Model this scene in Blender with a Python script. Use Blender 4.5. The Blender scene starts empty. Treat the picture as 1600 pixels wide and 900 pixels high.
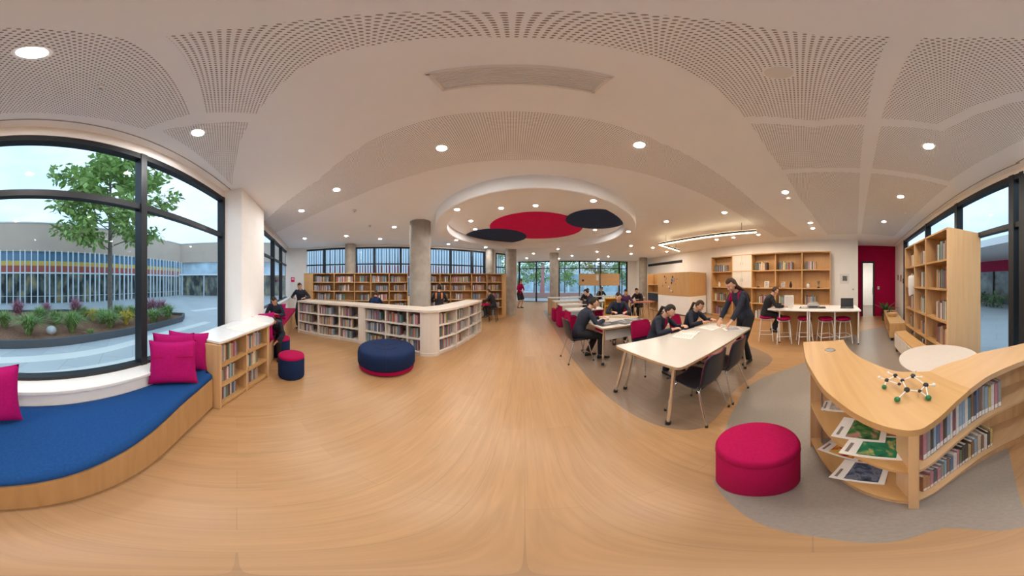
import bpy, math, random
from mathutils import Vector, Matrix, Quaternion, noise as mnoise
C = bpy.context.scene.collection
SC = bpy.context.scene
PI = math.pi

# ------------------------------------------------------------------ camera
H = 1.5
LAT_MAX = 86.0
cd = bpy.data.cameras.new('camera')
cd.type = 'PANO'
cd.panorama_type = 'EQUIRECTANGULAR'
cd.longitude_min = math.radians(-160); cd.longitude_max = math.radians(160)
cd.latitude_min = math.radians(-90); cd.latitude_max = math.radians(LAT_MAX)
cd.clip_start = 0.02; cd.clip_end = 300
cam = bpy.data.objects.new('camera', cd); C.objects.link(cam)
cam.location = (0, 0, H); cam.rotation_euler = (PI/2, 0, 0)
SC.camera = cam

# ------------------------------------------------------------------ sky, exposure
SC.view_settings.view_transform = 'Standard'
SC.view_settings.look = 'None'
SC.view_settings.gamma = 1.0
SC.view_settings.use_curve_mapping = False
SC.view_settings.exposure = 0.1
try:
    SC.cycles.use_denoising = True
    SC.cycles.max_bounces = 12
    SC.cycles.diffuse_bounces = 8
    SC.cycles.glossy_bounces = 3
    SC.cycles.transparent_max_bounces = 16
    SC.cycles.sample_clamp_indirect = 0.0
    SC.cycles.caustics_reflective = False
    SC.cycles.caustics_refractive = False
except Exception:
    pass
SKY = 1.9
LAMP = 610.0        # radiance of a recessed downlight
LAMP_COL = (1.0, 0.97, 0.93)
LAMP_COL_WARM = (1.0, 0.87, 0.70)
w = bpy.data.worlds.new('sky'); SC.world = w; w.use_nodes = True
nt = w.node_tree; nt.nodes.clear()
wo = nt.nodes.new('ShaderNodeOutputWorld'); bg = nt.nodes.new('ShaderNodeBackground')
tc = nt.nodes.new('ShaderNodeTexCoord'); mp = nt.nodes.new('ShaderNodeMapping')
mp.inputs['Scale'].default_value = (1.2, 1.2, 4.0)
nz = nt.nodes.new('ShaderNodeTexNoise'); nz.inputs['Scale'].default_value = 1.6; nz.inputs['Detail'].default_value = 5
cr = nt.nodes.new('ShaderNodeValToRGB')
cr.color_ramp.elements[0].position = 0.35; cr.color_ramp.elements[0].color = (0.42, 0.62, 0.86, 1)
cr.color_ramp.elements[1].position = 0.62; cr.color_ramp.elements[1].color = (0.56, 0.70, 0.84, 1)
L = nt.links.new
L(tc.outputs['Generated'], mp.inputs['Vector']); L(mp.outputs['Vector'], nz.inputs['Vector'])
L(nz.outputs['Fac'], cr.inputs['Fac']); L(cr.outputs['Color'], bg.inputs['Color'])
bg.inputs['Strength'].default_value = SKY
L(bg.outputs['Background'], wo.inputs['Surface'])

# ------------------------------------------------------------------ survey: a bearing in the photograph met with a level plane
VS = (90 + LAT_MAX) / 900.0
def G(px, py, z=0.0):
    lo = math.radians((px - 800) * 0.2); el = math.radians(LAT_MAX - py * VS)
    d = (z - H) / math.tan(el)
    return (d * math.sin(lo), d * math.cos(lo))
def brg(px, p, u):
    """where the bearing px meets the plan line p + s*u: s"""
    lo = math.radians((px - 800) * 0.2)
    bx, by = math.sin(lo), math.cos(lo)
    det = -u[0] * by + u[1] * bx
    return (p[0] * by - p[1] * bx) / det
def polar(px, d):
    lo = math.radians((px - 800) * 0.2)
    return (d * math.sin(lo), d * math.cos(lo))

# ------------------------------------------------------------------ materials
MATS = {}
def lin(c):
    return tuple(((x / 255.0) / 12.92 if x / 255.0 <= 0.04045 else ((x / 255.0 + 0.055) / 1.055) ** 2.4) for x in c)
def newmat(name):
    m = bpy.data.materials.new(name); m.use_nodes = True
    b = m.node_tree.nodes['Principled BSDF']
    return m, m.node_tree, b
def mat(name, col, rough=0.5, metal=0.0, var=0.06, scale=30.0, bump=0.0, spec=0.5, sheen=0.0):
    """plain procedural material: base colour with a little noise in it"""
    if name in MATS: return MATS[name]
    m, t, b = newmat(name); MATS[name] = m
    b.inputs['Roughness'].default_value = rough; b.inputs['Metallic'].default_value = metal
    b.inputs['Specular IOR Level'].default_value = spec
    if sheen: b.inputs['Sheen Weight'].default_value = sheen
    co = t.nodes.new('ShaderNodeTexCoord'); n = t.nodes.new('ShaderNodeTexNoise')
    n.inputs['Scale'].default_value = scale; n.inputs['Detail'].default_value = 3
    r = t.nodes.new('ShaderNodeValToRGB')
    r.color_ramp.elements[0].position = 0.3; r.color_ramp.elements[1].position = 0.7
    r.color_ramp.elements[0].color = (*[max(0, c * (1 - var)) for c in col], 1)
    r.color_ramp.elements[1].color = (*[min(1, c * (1 + var)) for c in col], 1)
    t.links.new(co.outputs['Object'], n.inputs['Vector']); t.links.new(n.outputs['Fac'], r.inputs['Fac'])
    t.links.new(r.outputs['Color'], b.inputs['Base Color'])
    if bump:
        bp = t.nodes.new('ShaderNodeBump'); bp.inputs['Strength'].default_value = bump; bp.inputs['Distance'].default_value = 0.002
        n2 = t.nodes.new('ShaderNodeTexNoise'); n2.inputs['Scale'].default_value = scale * 12
        t.links.new(co.outputs['Object'], n2.inputs['Vector'])
        t.links.new(n2.outputs['Fac'], bp.inputs['Height']); t.links.new(bp.outputs['Normal'], b.inputs['Normal'])
    return m
def emit(name, col, s):
    if name in MATS: return MATS[name]
    m = bpy.data.materials.new(name); m.use_nodes = True; MATS[name] = m
    t = m.node_tree; t.nodes.clear()
    o = t.nodes.new('ShaderNodeOutputMaterial'); e = t.nodes.new('ShaderNodeEmission')
    e.inputs['Color'].default_value = (*col, 1); e.inputs['Strength'].default_value = s
    t.links.new(e.outputs[0], o.inputs['Surface']); return m
def wood(name, c1, c2, axis='z', rough=0.42, scale=1.0):
    """veneer: fine grain drawn out along one axis"""
    if name in MATS: return MATS[name]
    m, t, b = newmat(name); MATS[name] = m
    b.inputs['Roughness'].default_value = rough
    co = t.nodes.new('ShaderNodeTexCoord'); mp = t.nodes.new('ShaderNodeMapping')
    s = {'x': (1.2, 22, 22), 'y': (22, 1.2, 22), 'z': (22, 22, 1.2)}[axis]
    mp.inputs['Scale'].default_value = tuple(v * scale for v in s)
    n = t.nodes.new('ShaderNodeTexNoise'); n.inputs['Scale'].default_value = 1.0; n.inputs['Detail'].default_value = 5
    n.inputs['Distortion'].default_value = 0.6
    r = t.nodes.new('ShaderNodeValToRGB')
    r.color_ramp.elements[0].position = 0.3; r.color_ramp.elements[1].position = 0.72
    r.color_ramp.elements[0].color = (*c1, 1); r.color_ramp.elements[1].color = (*c2, 1)
    t.links.new(co.outputs['Object'], mp.inputs['Vector']); t.links.new(mp.outputs['Vector'], n.inputs['Vector'])
    t.links.new(n.outputs['Fac'], r.inputs['Fac']); t.links.new(r.outputs['Color'], b.inputs['Base Color'])
    return m
def planks(name, c1, c2, c3, rough=0.4, plank_w=0.19, plank_l=1.5, seam=(0.31, 0.18, 0.085), ang=4.0):
    m, t, b = newmat(name); MATS[name] = m
    co = t.nodes.new('ShaderNodeTexCoord'); mp = t.nodes.new('ShaderNodeMapping')
    mp.inputs['Rotation'].default_value = (0, 0, math.radians(90 + ang))
    t.links.new(co.outputs['Object'], mp.inputs['Vector'])
    br = t.nodes.new('ShaderNodeTexBrick')
    br.inputs['Scale'].default_value = 1.0; br.inputs['Brick Width'].default_value = plank_l; br.inputs['Row Height'].default_value = plank_w
    br.inputs['Mortar Size'].default_value = 0.0016; br.inputs['Mortar Smooth'].default_value = 0.3
    br.offset = 0.37; br.inputs['Bias'].default_value = 0.0
    br.inputs['Color1'].default_value = (*c1, 1); br.inputs['Color2'].default_value = (*c2, 1); br.inputs['Mortar'].default_value = (*seam, 1)
    t.links.new(mp.outputs['Vector'], br.inputs['Vector'])
    mp2 = t.nodes.new('ShaderNodeMapping'); mp2.inputs['Scale'].default_value = (1.6, 26, 1)
    t.links.new(mp.outputs['Vector'], mp2.inputs['Vector'])
    n = t.nodes.new('ShaderNodeTexNoise'); n.inputs['Scale'].default_value = 1.0; n.inputs['Detail'].default_value = 6; n.inputs['Distortion'].default_value = 1.2
    t.links.new(mp2.outputs['Vector'], n.inputs['Vector'])
    r = t.nodes.new('ShaderNodeValToRGB'); r.color_ramp.elements[0].position = 0.32; r.color_ramp.elements[1].position = 0.68
    r.color_ramp.elements[0].color = (0.72, 0.68, 0.64, 1); r.color_ramp.elements[1].color = (1.08, 1.08, 1.08, 1)
    t.links.new(n.outputs['Fac'], r.inputs['Fac'])
    mx = t.nodes.new('ShaderNodeMix'); mx.data_type = 'RGBA'; mx.blend_type = 'MULTIPLY'; mx.inputs['Factor'].default_value = 0.55
    t.links.new(br.outputs['Color'], mx.inputs['A']); t.links.new(r.outputs['Color'], mx.inputs['B'])
    n3 = t.nodes.new('ShaderNodeTexNoise'); n3.inputs['Scale'].default_value = 0.8
    mx2 = t.nodes.new('ShaderNodeMix'); mx2.data_type = 'RGBA'; mx2.inputs['B'].default_value = (*c3, 1)
    t.links.new(mp.outputs['Vector'], n3.inputs['Vector'])
    ml = t.nodes.new('ShaderNodeMath'); ml.operation = 'MULTIPLY'; ml.inputs[1].default_value = 0.45
    t.links.new(n3.outputs['Fac'], ml.inputs[0]); t.links.new(ml.outputs[0], mx2.inputs['Factor'])
    t.links.new(mx.outputs['Result'], mx2.inputs['A']); t.links.new(mx2.outputs['Result'], b.inputs['Base Color'])
    b.inputs['Roughness'].default_value = rough
    return m
def perforated(name, col, hole, pitch=0.0215, rad=0.27):
    m, t, b = newmat(name); MATS[name] = m
    b.inputs['Roughness'].default_value = 0.75
    co = t.nodes.new('ShaderNodeTexCoord'); mp = t.nodes.new('ShaderNodeMapping')
    mp.inputs['Scale'].default_value = (1 / pitch, 1 / pitch, 0)
    fr = t.nodes.new('ShaderNodeVectorMath'); fr.operation = 'FRACTION'
    sb = t.nodes.new('ShaderNodeVectorMath'); sb.operation = 'SUBTRACT'; sb.inputs[1].default_value = (0.5, 0.5, 0)
    ln = t.nodes.new('ShaderNodeVectorMath'); ln.operation = 'LENGTH'
    lt = t.nodes.new('ShaderNodeMath'); lt.operation = 'LESS_THAN'; lt.inputs[1].default_value = rad
    mx = t.nodes.new('ShaderNodeMix'); mx.data_type = 'RGBA'
    mx.inputs['A'].default_value = (*col, 1); mx.inputs['B'].default_value = (*hole, 1)
    k = t.links.new
    k(co.outputs['Object'], mp.inputs['Vector']); k(mp.outputs['Vector'], fr.inputs[0]); k(fr.outputs[0], sb.inputs[0])
    k(sb.outputs[0], ln.inputs[0]); k(ln.outputs['Value'], lt.inputs[0]); k(lt.outputs[0], mx.inputs['Factor'])
    k(mx.outputs['Result'], b.inputs['Base Color'])
    return m
def glass(name, tint=(0.93, 0.97, 0.98)):
    m = bpy.data.materials.new(name); m.use_nodes = True; MATS[name] = m
    t = m.node_tree; t.nodes.clear()
    o = t.nodes.new('ShaderNodeOutputMaterial'); tr = t.nodes.new('ShaderNodeBsdfTransparent'); gl = t.nodes.new('ShaderNodeBsdfGlossy')
    tr.inputs['Color'].default_value = (*tint, 1); gl.inputs['Roughness'].default_value = 0.02
    fr = t.nodes.new('ShaderNodeFresnel'); fr.inputs['IOR'].default_value = 1.25
    mx = t.nodes.new('ShaderNodeMixShader'); ge = t.nodes.new('ShaderNodeNewGeometry')
    fc = t.nodes.new('ShaderNodeMath'); fc.operation = 'SUBTRACT'; fc.inputs[0].default_value = 1.0; fc.use_clamp = True
    ml = t.nodes.new('ShaderNodeMath'); ml.operation = 'MULTIPLY'      # a pane reflects at its near face only
    t.links.new(ge.outputs['Backfacing'], fc.inputs[1]); t.links.new(fr.outputs[0], ml.inputs[0]); t.links.new(fc.outputs[0], ml.inputs[1])
    t.links.new(ml.outputs[0], mx.inputs[0]); t.links.new(tr.outputs[0], mx.inputs[1]); t.links.new(gl.outputs[0], mx.inputs[2])
    t.links.new(mx.outputs[0], o.inputs['Surface'])
    return m

M_CEIL = mat('ceiling_paint', (0.92, 0.945, 0.965), 0.85, var=0.01, scale=3)
M_WALL = mat('wall_paint', (0.92, 0.90, 0.87), 0.8, var=0.015, scale=4)
M_WHITE = mat('white_laminate', (0.78, 0.77, 0.75), 0.35, var=0.01)
M_PERF = perforated('perforated_board', (0.92, 0.945, 0.965), (0.30, 0.25, 0.21), 0.0205, 0.26)
M_FLOOR = planks('oak_planks', (0.395, 0.220, 0.098), (0.442, 0.254, 0.119), (0.428, 0.245, 0.113), rough=0.36)
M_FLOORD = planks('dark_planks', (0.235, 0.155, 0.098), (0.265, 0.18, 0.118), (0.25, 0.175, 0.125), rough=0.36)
M_VINYL = mat('grey_vinyl', (0.26, 0.215, 0.18), 0.38, var=0.07, scale=60)
M_BIRCH = wood('birch_upright', (0.54, 0.335, 0.165), (0.66, 0.44, 0.235), 'z')
M_BIRCHX = wood('birch_level', (0.46, 0.26, 0.10), (0.53, 0.315, 0.13), 'x')
M_PANEL = wood('end_panel_veneer', (0.68, 0.44, 0.23), (0.76, 0.51, 0.28), 'z')
M_BENCHW = wood('bench_veneer', (0.40, 0.225, 0.085), (0.48, 0.285, 0.12), 'z')
M_BIRCHY = wood('birch_level_pale', (0.52, 0.32, 0.16), (0.58, 0.365, 0.19), 'y')
M_OAKV = wood('bookcase_veneer', (0.54, 0.31, 0.125), (0.62, 0.375, 0.16), 'z')
M_OAKX = wood('bookcase_veneer_level', (0.56, 0.33, 0.14), (0.64, 0.40, 0.18), 'x')
M_CREAM = wood('cream_laminate', (0.68, 0.615, 0.54), (0.73, 0.66, 0.58), 'z')
M_FRAME = mat('dark_frame', (0.010, 0.013, 0.018), 0.5, 0.0, var=0.1)
M_GLASS = glass('clear_glass')
M_CONC = mat('concrete', (0.36, 0.325, 0.28), 0.75, var=0.14, scale=5, bump=0.15)
M_CHROME = mat('chrome', (0.72, 0.70, 0.67), 0.18, 1.0, var=0.02)
M_BLACK = mat('black_plastic', (0.012, 0.012, 0.013), 0.45, var=0.1)
M_NAVY = mat('navy_fabric', (0.009, 0.022, 0.072), 0.9, spec=0.2, var=0.14, scale=90, bump=0.25)
M_NAVYS = mat('navy_seat_fabric', (0.008, 0.056, 0.195), 0.85, spec=0.2, var=0.12, scale=90, bump=0.2)
M_NAVYP = mat('navy_plastic', (0.014, 0.017, 0.028), 0.38, var=0.08)
M_MAG = mat('magenta_fabric', (0.35, 0.003, 0.060), 0.85, spec=0.15, var=0.10, scale=90, bump=0.2)
M_MAGW = mat('maroon_paint', (0.38, 0.002, 0.055), 0.75, spec=0.15, var=0.06, scale=3)
M_MAGP = mat('pink_fabric', (0.36, 0.004, 0.12), 0.8, spec=0.15, var=0.10, scale=60, bump=0.2)
M_CRIM = mat('crimson_board', (0.74, 0.006, 0.12), 0.8, spec=0.2, var=0.04, scale=5)
M_NAVB = mat('navy_board', (0.026, 0.050, 0.12), 0.8, spec=0.2, var=0.05, scale=5)
M_JACKET = mat('school_navy', (0.012, 0.016, 0.032), 0.8, var=0.2, scale=40, bump=0.2)
M_TROUSER = mat('black_cloth', (0.009, 0.009, 0.012), 0.85, var=0.2, scale=40)
M_SKIN = mat('skin', (0.60, 0.33, 0.215), 0.5, var=0.06, scale=25)
M_HAIR = mat('dark_hair', (0.020, 0.012, 0.008), 0.6, spec=0.3, var=0.35, scale=70)
M_HAIRB = mat('brown_hair', (0.055, 0.025, 0.012), 0.6, spec=0.3, var=0.35, scale=70)
M_EYEW = mat('eye_white', (0.75, 0.73, 0.70), 0.3)
M_EYEB = mat('eye_dark', (0.02, 0.012, 0.008), 0.2)
M_LIP = mat('lip', (0.42, 0.15, 0.12), 0.5)
M_PAPER = mat('paper', (0.80, 0.77, 0.72), 0.7, var=0.02)
M_PAGE = mat('page_block', (0.70, 0.63, 0.53), 0.8, var=0.06, scale=80)
M_METAL = mat('grey_metal', (0.35, 0.34, 0.33), 0.4, 0.8)
M_SOIL = mat('bark_mulch', (0.24, 0.12, 0.07), 0.95, var=0.4, scale=25)
M_LEAF = mat('leaf_green', (0.34, 0.48, 0.14), 0.55, var=0.35, scale=3)
M_LEAF2 = mat('leaf_dark', (0.07, 0.17, 0.055), 0.6, var=0.35, scale=3)
M_GRASS = mat('grass_green', (0.24, 0.38, 0.12), 0.6, var=0.35, scale=8)
M_GRASSY = mat('grass_yellow', (0.70, 0.56, 0.08), 0.6, var=0.3, scale=8)
M_GRASSP = mat('grass_purple', (0.42, 0.18, 0.25), 0.6, var=0.3, scale=8)
M_BARK = mat('tree_bark', (0.22, 0.17, 0.14), 0.9, var=0.25, scale=14)
M_DARKK = mat('dark_kerb', (0.09, 0.10, 0.115), 0.6)
M_RENDER = mat('beige_render', (0.62, 0.46, 0.36), 0.85, var=0.04, scale=1)
M_YEL = mat('yellow_panel', (0.88, 0.60, 0.14), 0.6)
M_RED = mat('red_panel', (0.55, 0.13, 0.10), 0.6)
M_BLUEG = mat('blue_glass_band', (0.13, 0.27, 0.42), 0.12)
M_DGLASS = mat('shop_glass', (0.16, 0.16, 0.14), 0.15, var=0.75, scale=1.2)
m_, t_, b_ = newmat('shop_glass_painted_glow'); b_.inputs['Roughness'].default_value = 0.15; MATS['shop_glass_painted_glow'] = m_; M_SHOP = m_
c_ = t_.nodes.new('ShaderNodeTexCoord'); p_ = t_.nodes.new('ShaderNodeMapping'); p_.inputs['Scale'].default_value = (1.6, 1.6, 0.7); n_ = t_.nodes.new('ShaderNodeTexNoise'); n_.inputs['Scale'].default_value = 1.3; n_.inputs['Detail'].default_value = 4; r_ = t_.nodes.new('ShaderNodeValToRGB')
r_.color_ramp.elements[0].position = 0.42; r_.color_ramp.elements[0].color = (0.05, 0.06, 0.06, 1); r_.color_ramp.elements[1].position = 0.72; r_.color_ramp.elements[1].color = (0.62, 0.46, 0.20, 1)  # glow of a lit interior painted into the glass colour
e_ = r_.color_ramp.elements.new(0.55); e_.color = (0.20, 0.23, 0.20, 1)
t_.links.new(c_.outputs['Object'], p_.inputs['Vector']); t_.links.new(p_.outputs['Vector'], n_.inputs['Vector']); t_.links.new(n_.outputs['Fac'], r_.inputs['Fac']); t_.links.new(r_.outputs['Color'], b_.inputs['Base Color'])
M_PGLASS = mat('pale_glass', (0.50, 0.62, 0.70), 0.2, var=0.35, scale=0.6)
M_FIN = mat('pale_fin', (0.80, 0.84, 0.88), 0.4)
M_ORANGE = mat('orange_cloth', (0.55, 0.17, 0.04), 0.7)

# ------------------------------------------------------------------ mesh builder
class MB:
    def __init__(s): s.v = []; s.f = []; s.m = []
    def add(s, vs, fs, m=0):
        o = len(s.v); s.v += [tuple(v) for v in vs]
        s.f += [tuple(i + o for i in f) for f in fs]; s.m += [m] * len(fs); return s
    def box(s, c, d, rz=0.0, m=0, rot=None):
        x, y, z = d[0] / 2, d[1] / 2, d[2] / 2
        R = rot if rot is not None else Matrix.Rotation(rz, 3, 'Z')
        vs = [Vector(c) + R @ Vector((a * x, b * y, e * z)) for a, b, e in
              ((-1,-1,-1),(1,-1,-1),(1,1,-1),(-1,1,-1),(-1,-1,1),(1,-1,1),(1,1,1),(-1,1,1))]
        return s.add(vs, [(0,3,2,1),(4,5,6,7),(0,1,5,4),(1,2,6,5),(2,3,7,6),(3,0,4,7)], m)
    def seg(s, p, q, th, z0, z1, side=0.0, m=0):
        """upright slab on the plan line p-q, thickness th, shifted sideways by side"""
        p = Vector(p[:2]); q = Vector(q[:2]); u = (q - p).normalized(); n = Vector((-u.y, u.x))
        a = side - th / 2; b = side + th / 2
        return s.prism([p + n * a, q + n * a, q + n * b, p + n * b], z0, z1, m)
    def prism(s, poly, z0, z1, m=0, mt=None):
        P = [tuple(p[:2]) for p in poly]
        ar = sum(P[i][0] * P[(i + 1) % len(P)][1] - P[(i + 1) % len(P)][0] * P[i][1] for i in range(len(P)))
        if ar < 0: P = P[::-1]
        n = len(P); vs = [(x, y, z0) for x, y in P] + [(x, y, z1) for x, y in P]
        s.add(vs, [tuple(range(n))[::-1]] + [(i, (i + 1) % n, n + (i + 1) % n, n + i) for i in range(n)], m)
        o = len(s.v) - 2 * n
        s.f.append(tuple(range(o + n, o + 2 * n))); s.m.append(m if mt is None else mt); return s
    def tube(s, pts, r, n=8, m=0, ell=None, up=None, caps=True):
        P = [Vector(p) for p in pts]; k = len(P)
        R = [r] * k if not hasattr(r, '__len__') else list(r)
        nrm = None; rings = []
        for i in range(k):
            t = (P[min(i + 1, k - 1)] - P[max(i - 1, 0)]).normalized()
            if nrm is None:
                ref = Vector(up) if up is not None else (Vector((0, 0, 1)) if abs(t.z) < 0.9 else Vector((1, 0, 0)))
                nrm = (ref - t * ref.dot(t)).normalized()
            else:
                nrm = (nrm - t * nrm.dot(t)).normalized()
            b = t.cross(nrm)
            e = ell[i] if ell is not None else 1.0
            rings.append([P[i] + nrm * (R[i] * math.cos(2 * PI * j / n)) + b * (R[i] * e * math.sin(2 * PI * j / n)) for j in range(n)])
        return s.loft(rings, m, caps)
    def loft(s, rings, m=0, caps=True):
        n = len(rings[0]); k = len(rings); vs = [p for r in rings for p in r]
        fs = [(i * n + j, i * n + (j + 1) % n, (i + 1) * n + (j + 1) % n, (i + 1) * n + j) for i in range(k - 1) for j in range(n)]
        if caps: fs += [tuple(range(n))[::-1], tuple(range((k - 1) * n, k * n))]
        return s.add(vs, fs, m)
    def lathe(s, prof, n=32, c=(0, 0, 0), m=0, ring=False):
        rings = [[(c[0] + r * math.cos(2 * PI * j / n), c[1] + r * math.sin(2 * PI * j / n), c[2] + z) for j in range(n)] for r, z in (list(prof) + [prof[0]] if ring else prof)]
        return s.loft(rings, m, not ring)
    def ball(s, c, r, n=12, m=0, sc=(1, 1, 1), rot=None, fn=None):
        k = n // 2 + 1; vs = []; fs = []; c = Vector(c)
        for i in range(1, k):
            a = PI * i / k
            for j in range(n):
                b = 2 * PI * j / n
                p = Vector((math.sin(a) * math.cos(b), math.sin(a) * math.sin(b), math.cos(a)))
                if fn: p = fn(p)
                p = Vector((p.x * r * sc[0], p.y * r * sc[1], p.z * r * sc[2]))
                vs.append(c + (rot @ p if rot is not None else p))
        for q in ((0, 0, 1), (0, 0, -1)):
            p = Vector(q); p = fn(p) if fn else p
            p = Vector((p.x * r * sc[0], p.y * r * sc[1], p.z * r * sc[2]))
            vs.append(c + (rot @ p if rot is not None else p))
        t, bt = len(vs) - 2, len(vs) - 1
        for i in range(k - 2):
            for j in range(n): fs.append((i * n + j, (i + 1) * n + j, (i + 1) * n + (j + 1) % n, i * n + (j + 1) % n))
        for j in range(n):
            fs.append((t, j, (j + 1) % n)); fs.append((bt, (k - 2) * n + (j + 1) % n, (k - 2) * n + j))
        return s.add(vs, fs, m)
    def mesh(s, name, mats, off=(0, 0, 0), smooth=None):
        me = bpy.data.meshes.new(name)
        ox, oy, oz = off
        me.from_pydata([(x - ox, y - oy, z - oz) for x, y, z in s.v], [], s.f)
        for mm in (mats if isinstance(mats, (list, tuple)) else [mats]): me.materials.append(mm)
        if any(s.m): me.polygons.foreach_set('material_index', s.m)
        if smooth is not None:
            me.polygons.foreach_set('use_smooth', [True] * len(me.polygons))
            me.set_sharp_from_angle(angle=math.radians(smooth))
        me.update(); return me
    def build(s, name, mats, parent=None, smooth=None, bevel=0.0, off=None):
        o = None
        if off is None:
            off = (0, 0, 0)
            if parent is not None:
                q = parent; off = Vector((0, 0, 0))
                while q is not None:
                    if not q.get('_local'): off = off + q.location
                    q = q.parent
        o = bpy.data.objects.new(name, s.mesh(name, mats, off, smooth)); C.objects.link(o)
        if parent is not None: o.parent = parent
        if bevel:
            b = o.modifiers.new('soft_edges', 'BEVEL'); b.width = bevel; b.segments = 2; b.limit_method = 'ANGLE'; b.angle_limit = math.radians(40)
        return o

def tag(o, label=None, cat=None, group=None, kind=None):
    if label: o['label'] = label
    if cat: o['category'] = cat
    if group: o['group'] = group
    if kind: o['kind'] = kind
    return o
def thing(name, label, cat, loc=(0, 0, 0), rz=0.0, group=None, local=False):
    """an Empty at the base of a thing; parts of a non-local thing are given in room coordinates"""
    o = bpy.data.objects.new(name, None); C.objects.link(o); o.empty_display_size = 0.1
    o.location = loc if len(loc) == 3 else (loc[0], loc[1], 0); o.rotation_euler = (0, 0, rz)
    tag(o, label, cat, group)
    if local: o['_local'] = 1
    return o
def struct(name, mb, mats, parent=None, **kw):
    o = mb.build(name, mats, parent, **kw)
    o['kind'] = 'structure'
    return o
def copy_tree(o, parent=None):
    c = o.copy(); C.objects.link(c)
    if parent is not None: c.parent = parent
    for ch in list(o.children): copy_tree(ch, c)
    return c
def solid(mb, name, mats, parent=None, voxel=0.01, smooth_it=6, matfn=None):
    """fuse overlapping closed shapes into one continuous skin"""
    me = mb.mesh(name + '_raw', mats)
    t = bpy.data.objects.new('fuse', me); C.objects.link(t)
    r = t.modifiers.new('r', 'REMESH'); r.mode = 'VOXEL'; r.voxel_size = voxel; r.use_smooth_shade = True
    if smooth_it:
        sm = t.modifiers.new('s', 'SMOOTH'); sm.factor = 0.5; sm.iterations = smooth_it
    dg = bpy.context.evaluated_depsgraph_get()
    nm = bpy.data.meshes.new_from_object(t.evaluated_get(dg)); nm.name = name
    bpy.data.objects.remove(t); bpy.data.meshes.remove(me)
    nm.materials.clear()
    for mm in (mats if isinstance(mats, (list, tuple)) else [mats]): nm.materials.append(mm)
    if matfn:
        nm.polygons.foreach_set('material_index', [matfn(p.center) for p in nm.polygons])
    nm.polygons.foreach_set('use_smooth', [True] * len(nm.polygons))
    o = bpy.data.objects.new(name, nm); C.objects.link(o)
    if parent is not None: o.parent = parent
    return o
def smoothstep(a, b, x):
    t = max(0.0, min(1.0, (x - a) / (b - a))); return t * t * (3 - 2 * t)
def catmull(P, per=6):
    P = [Vector(p) for p in P]; out = []
    for i in range(len(P) - 1):
        p0 = P[max(i - 1, 0)]; p1 = P[i]; p2 = P[i + 1]; p3 = P[min(i + 2, len(P) - 1)]
        for k in range(per):
            t = k / per
            out.append(0.5 * ((2 * p1) + (p2 - p0) * t + (2 * p0 - 5 * p1 + 4 * p2 - p3) * t * t + (3 * p1 - p0 - 3 * p2 + p3) * t ** 3))
    out.append(P[-1]); return out
def V2(p): return Vector((p[0], p[1]))
ORD = ['first','second','third','fourth','fifth','sixth','seventh','eighth','ninth','tenth','eleventh','twelfth','thirteenth','fourteenth','fifteenth',
       'sixteenth','seventeenth','eighteenth','nineteenth','twentieth','twenty-first','twenty-second','twenty-third','twenty-fourth','twenty-fifth','twenty-sixth','twenty-seventh','twenty-eighth','twenty-ninth','thirtieth']
# ================================================================== STRUCTURE
CZ = 3.05
WN = Vector((0.4853, 0.8744)); WU = Vector((-0.8744, 0.4853)); WP = WN * -1.48      # window wall on the left: foot of the perpendicular, direction
def WL(s, inn=0.0): return WP + WU * s + WN * inn
RU = Vector((0.9552, -0.2961)); RN = Vector((0.2961, 0.9552)); RP = Vector((0.72, -2.115))   # window wall on the right
def WR(s, inn=0.0): return RP + RU * s + RN * inn
K = WL(-1.66)
A = WL(8.9); B = Vector((-8.05, 3.62)); MU = Vector((0.772, 0.635)).normalized(); MN = Vector((MU.y, -MU.x))
def WM(s, inn=0.0): return B + MU * s + MN * inn
E_ = WM(10.1); F_ = Vector((0.1, 14.4)); NU = Vector((0.941, -0.338)).normalized()
def WF(s, inn=0.0): return F_ + NU * s + Vector((-NU.y, NU.x)) * (-inn)
Q = WF(9.46); PU = (Vector((6.57, -2.15)) - Q).normalized(); PL = (Vector((6.57, -2.15)) - Q).length
S_ = Vector((6.57, -2.15)); T_ = Vector((7.62, -2.35)); U_ = Vector((7.13, -4.11))
ROOM = [K, A, B, E_, F_, Q, S_, T_, U_]
def grow(poly, d):
    n = len(poly); out = []
    ar = sum(poly[i].x * poly[(i + 1) % n].y - poly[(i + 1) % n].x * poly[i].y for i in range(n))
    sg = 1 if ar > 0 else -1
    for i in range(n):
        a, b, c = poly[i - 1], poly[i], poly[(i + 1) % n]
        u = (b - a).normalized(); v = (c - b).normalized()
        n1 = Vector((u.y, -u.x)) * sg; n2 = Vector((v.y, -v.x)) * sg
        m = (n1 + n2); m = m / max(0.5, m.dot(n1)) if m.length > 1e-6 else n1
        out.append(b + m * d)
    return out
big = grow(ROOM, 0.14)
struct('floor', MB().prism(big, -0.035, 0.0), M_FLOOR)
struct('ceiling', MB().prism(big, CZ, CZ + 0.12), M_CEIL)
zone_v = [G(*p) for p in ((1116,755),(1128,690),(1140,652),(1152,630),(1162,611),(1180,597),(1205,585),(1262,564),(1345,518),(1400,508))] + [(5.6,-3.2),(3.0,-2.55),(1.2,-1.95)] + [G(*p) for p in ((1600,796),(1475,825),(1383,848),(1276,839),(1200,823),(1150,795))]
struct('floor_vinyl', MB().prism(catmull([(*p, 0) for p in zone_v] + [(*zone_v[0], 0)], 4)[:-1], -0.001, 0.0025), M_VINYL)
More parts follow.
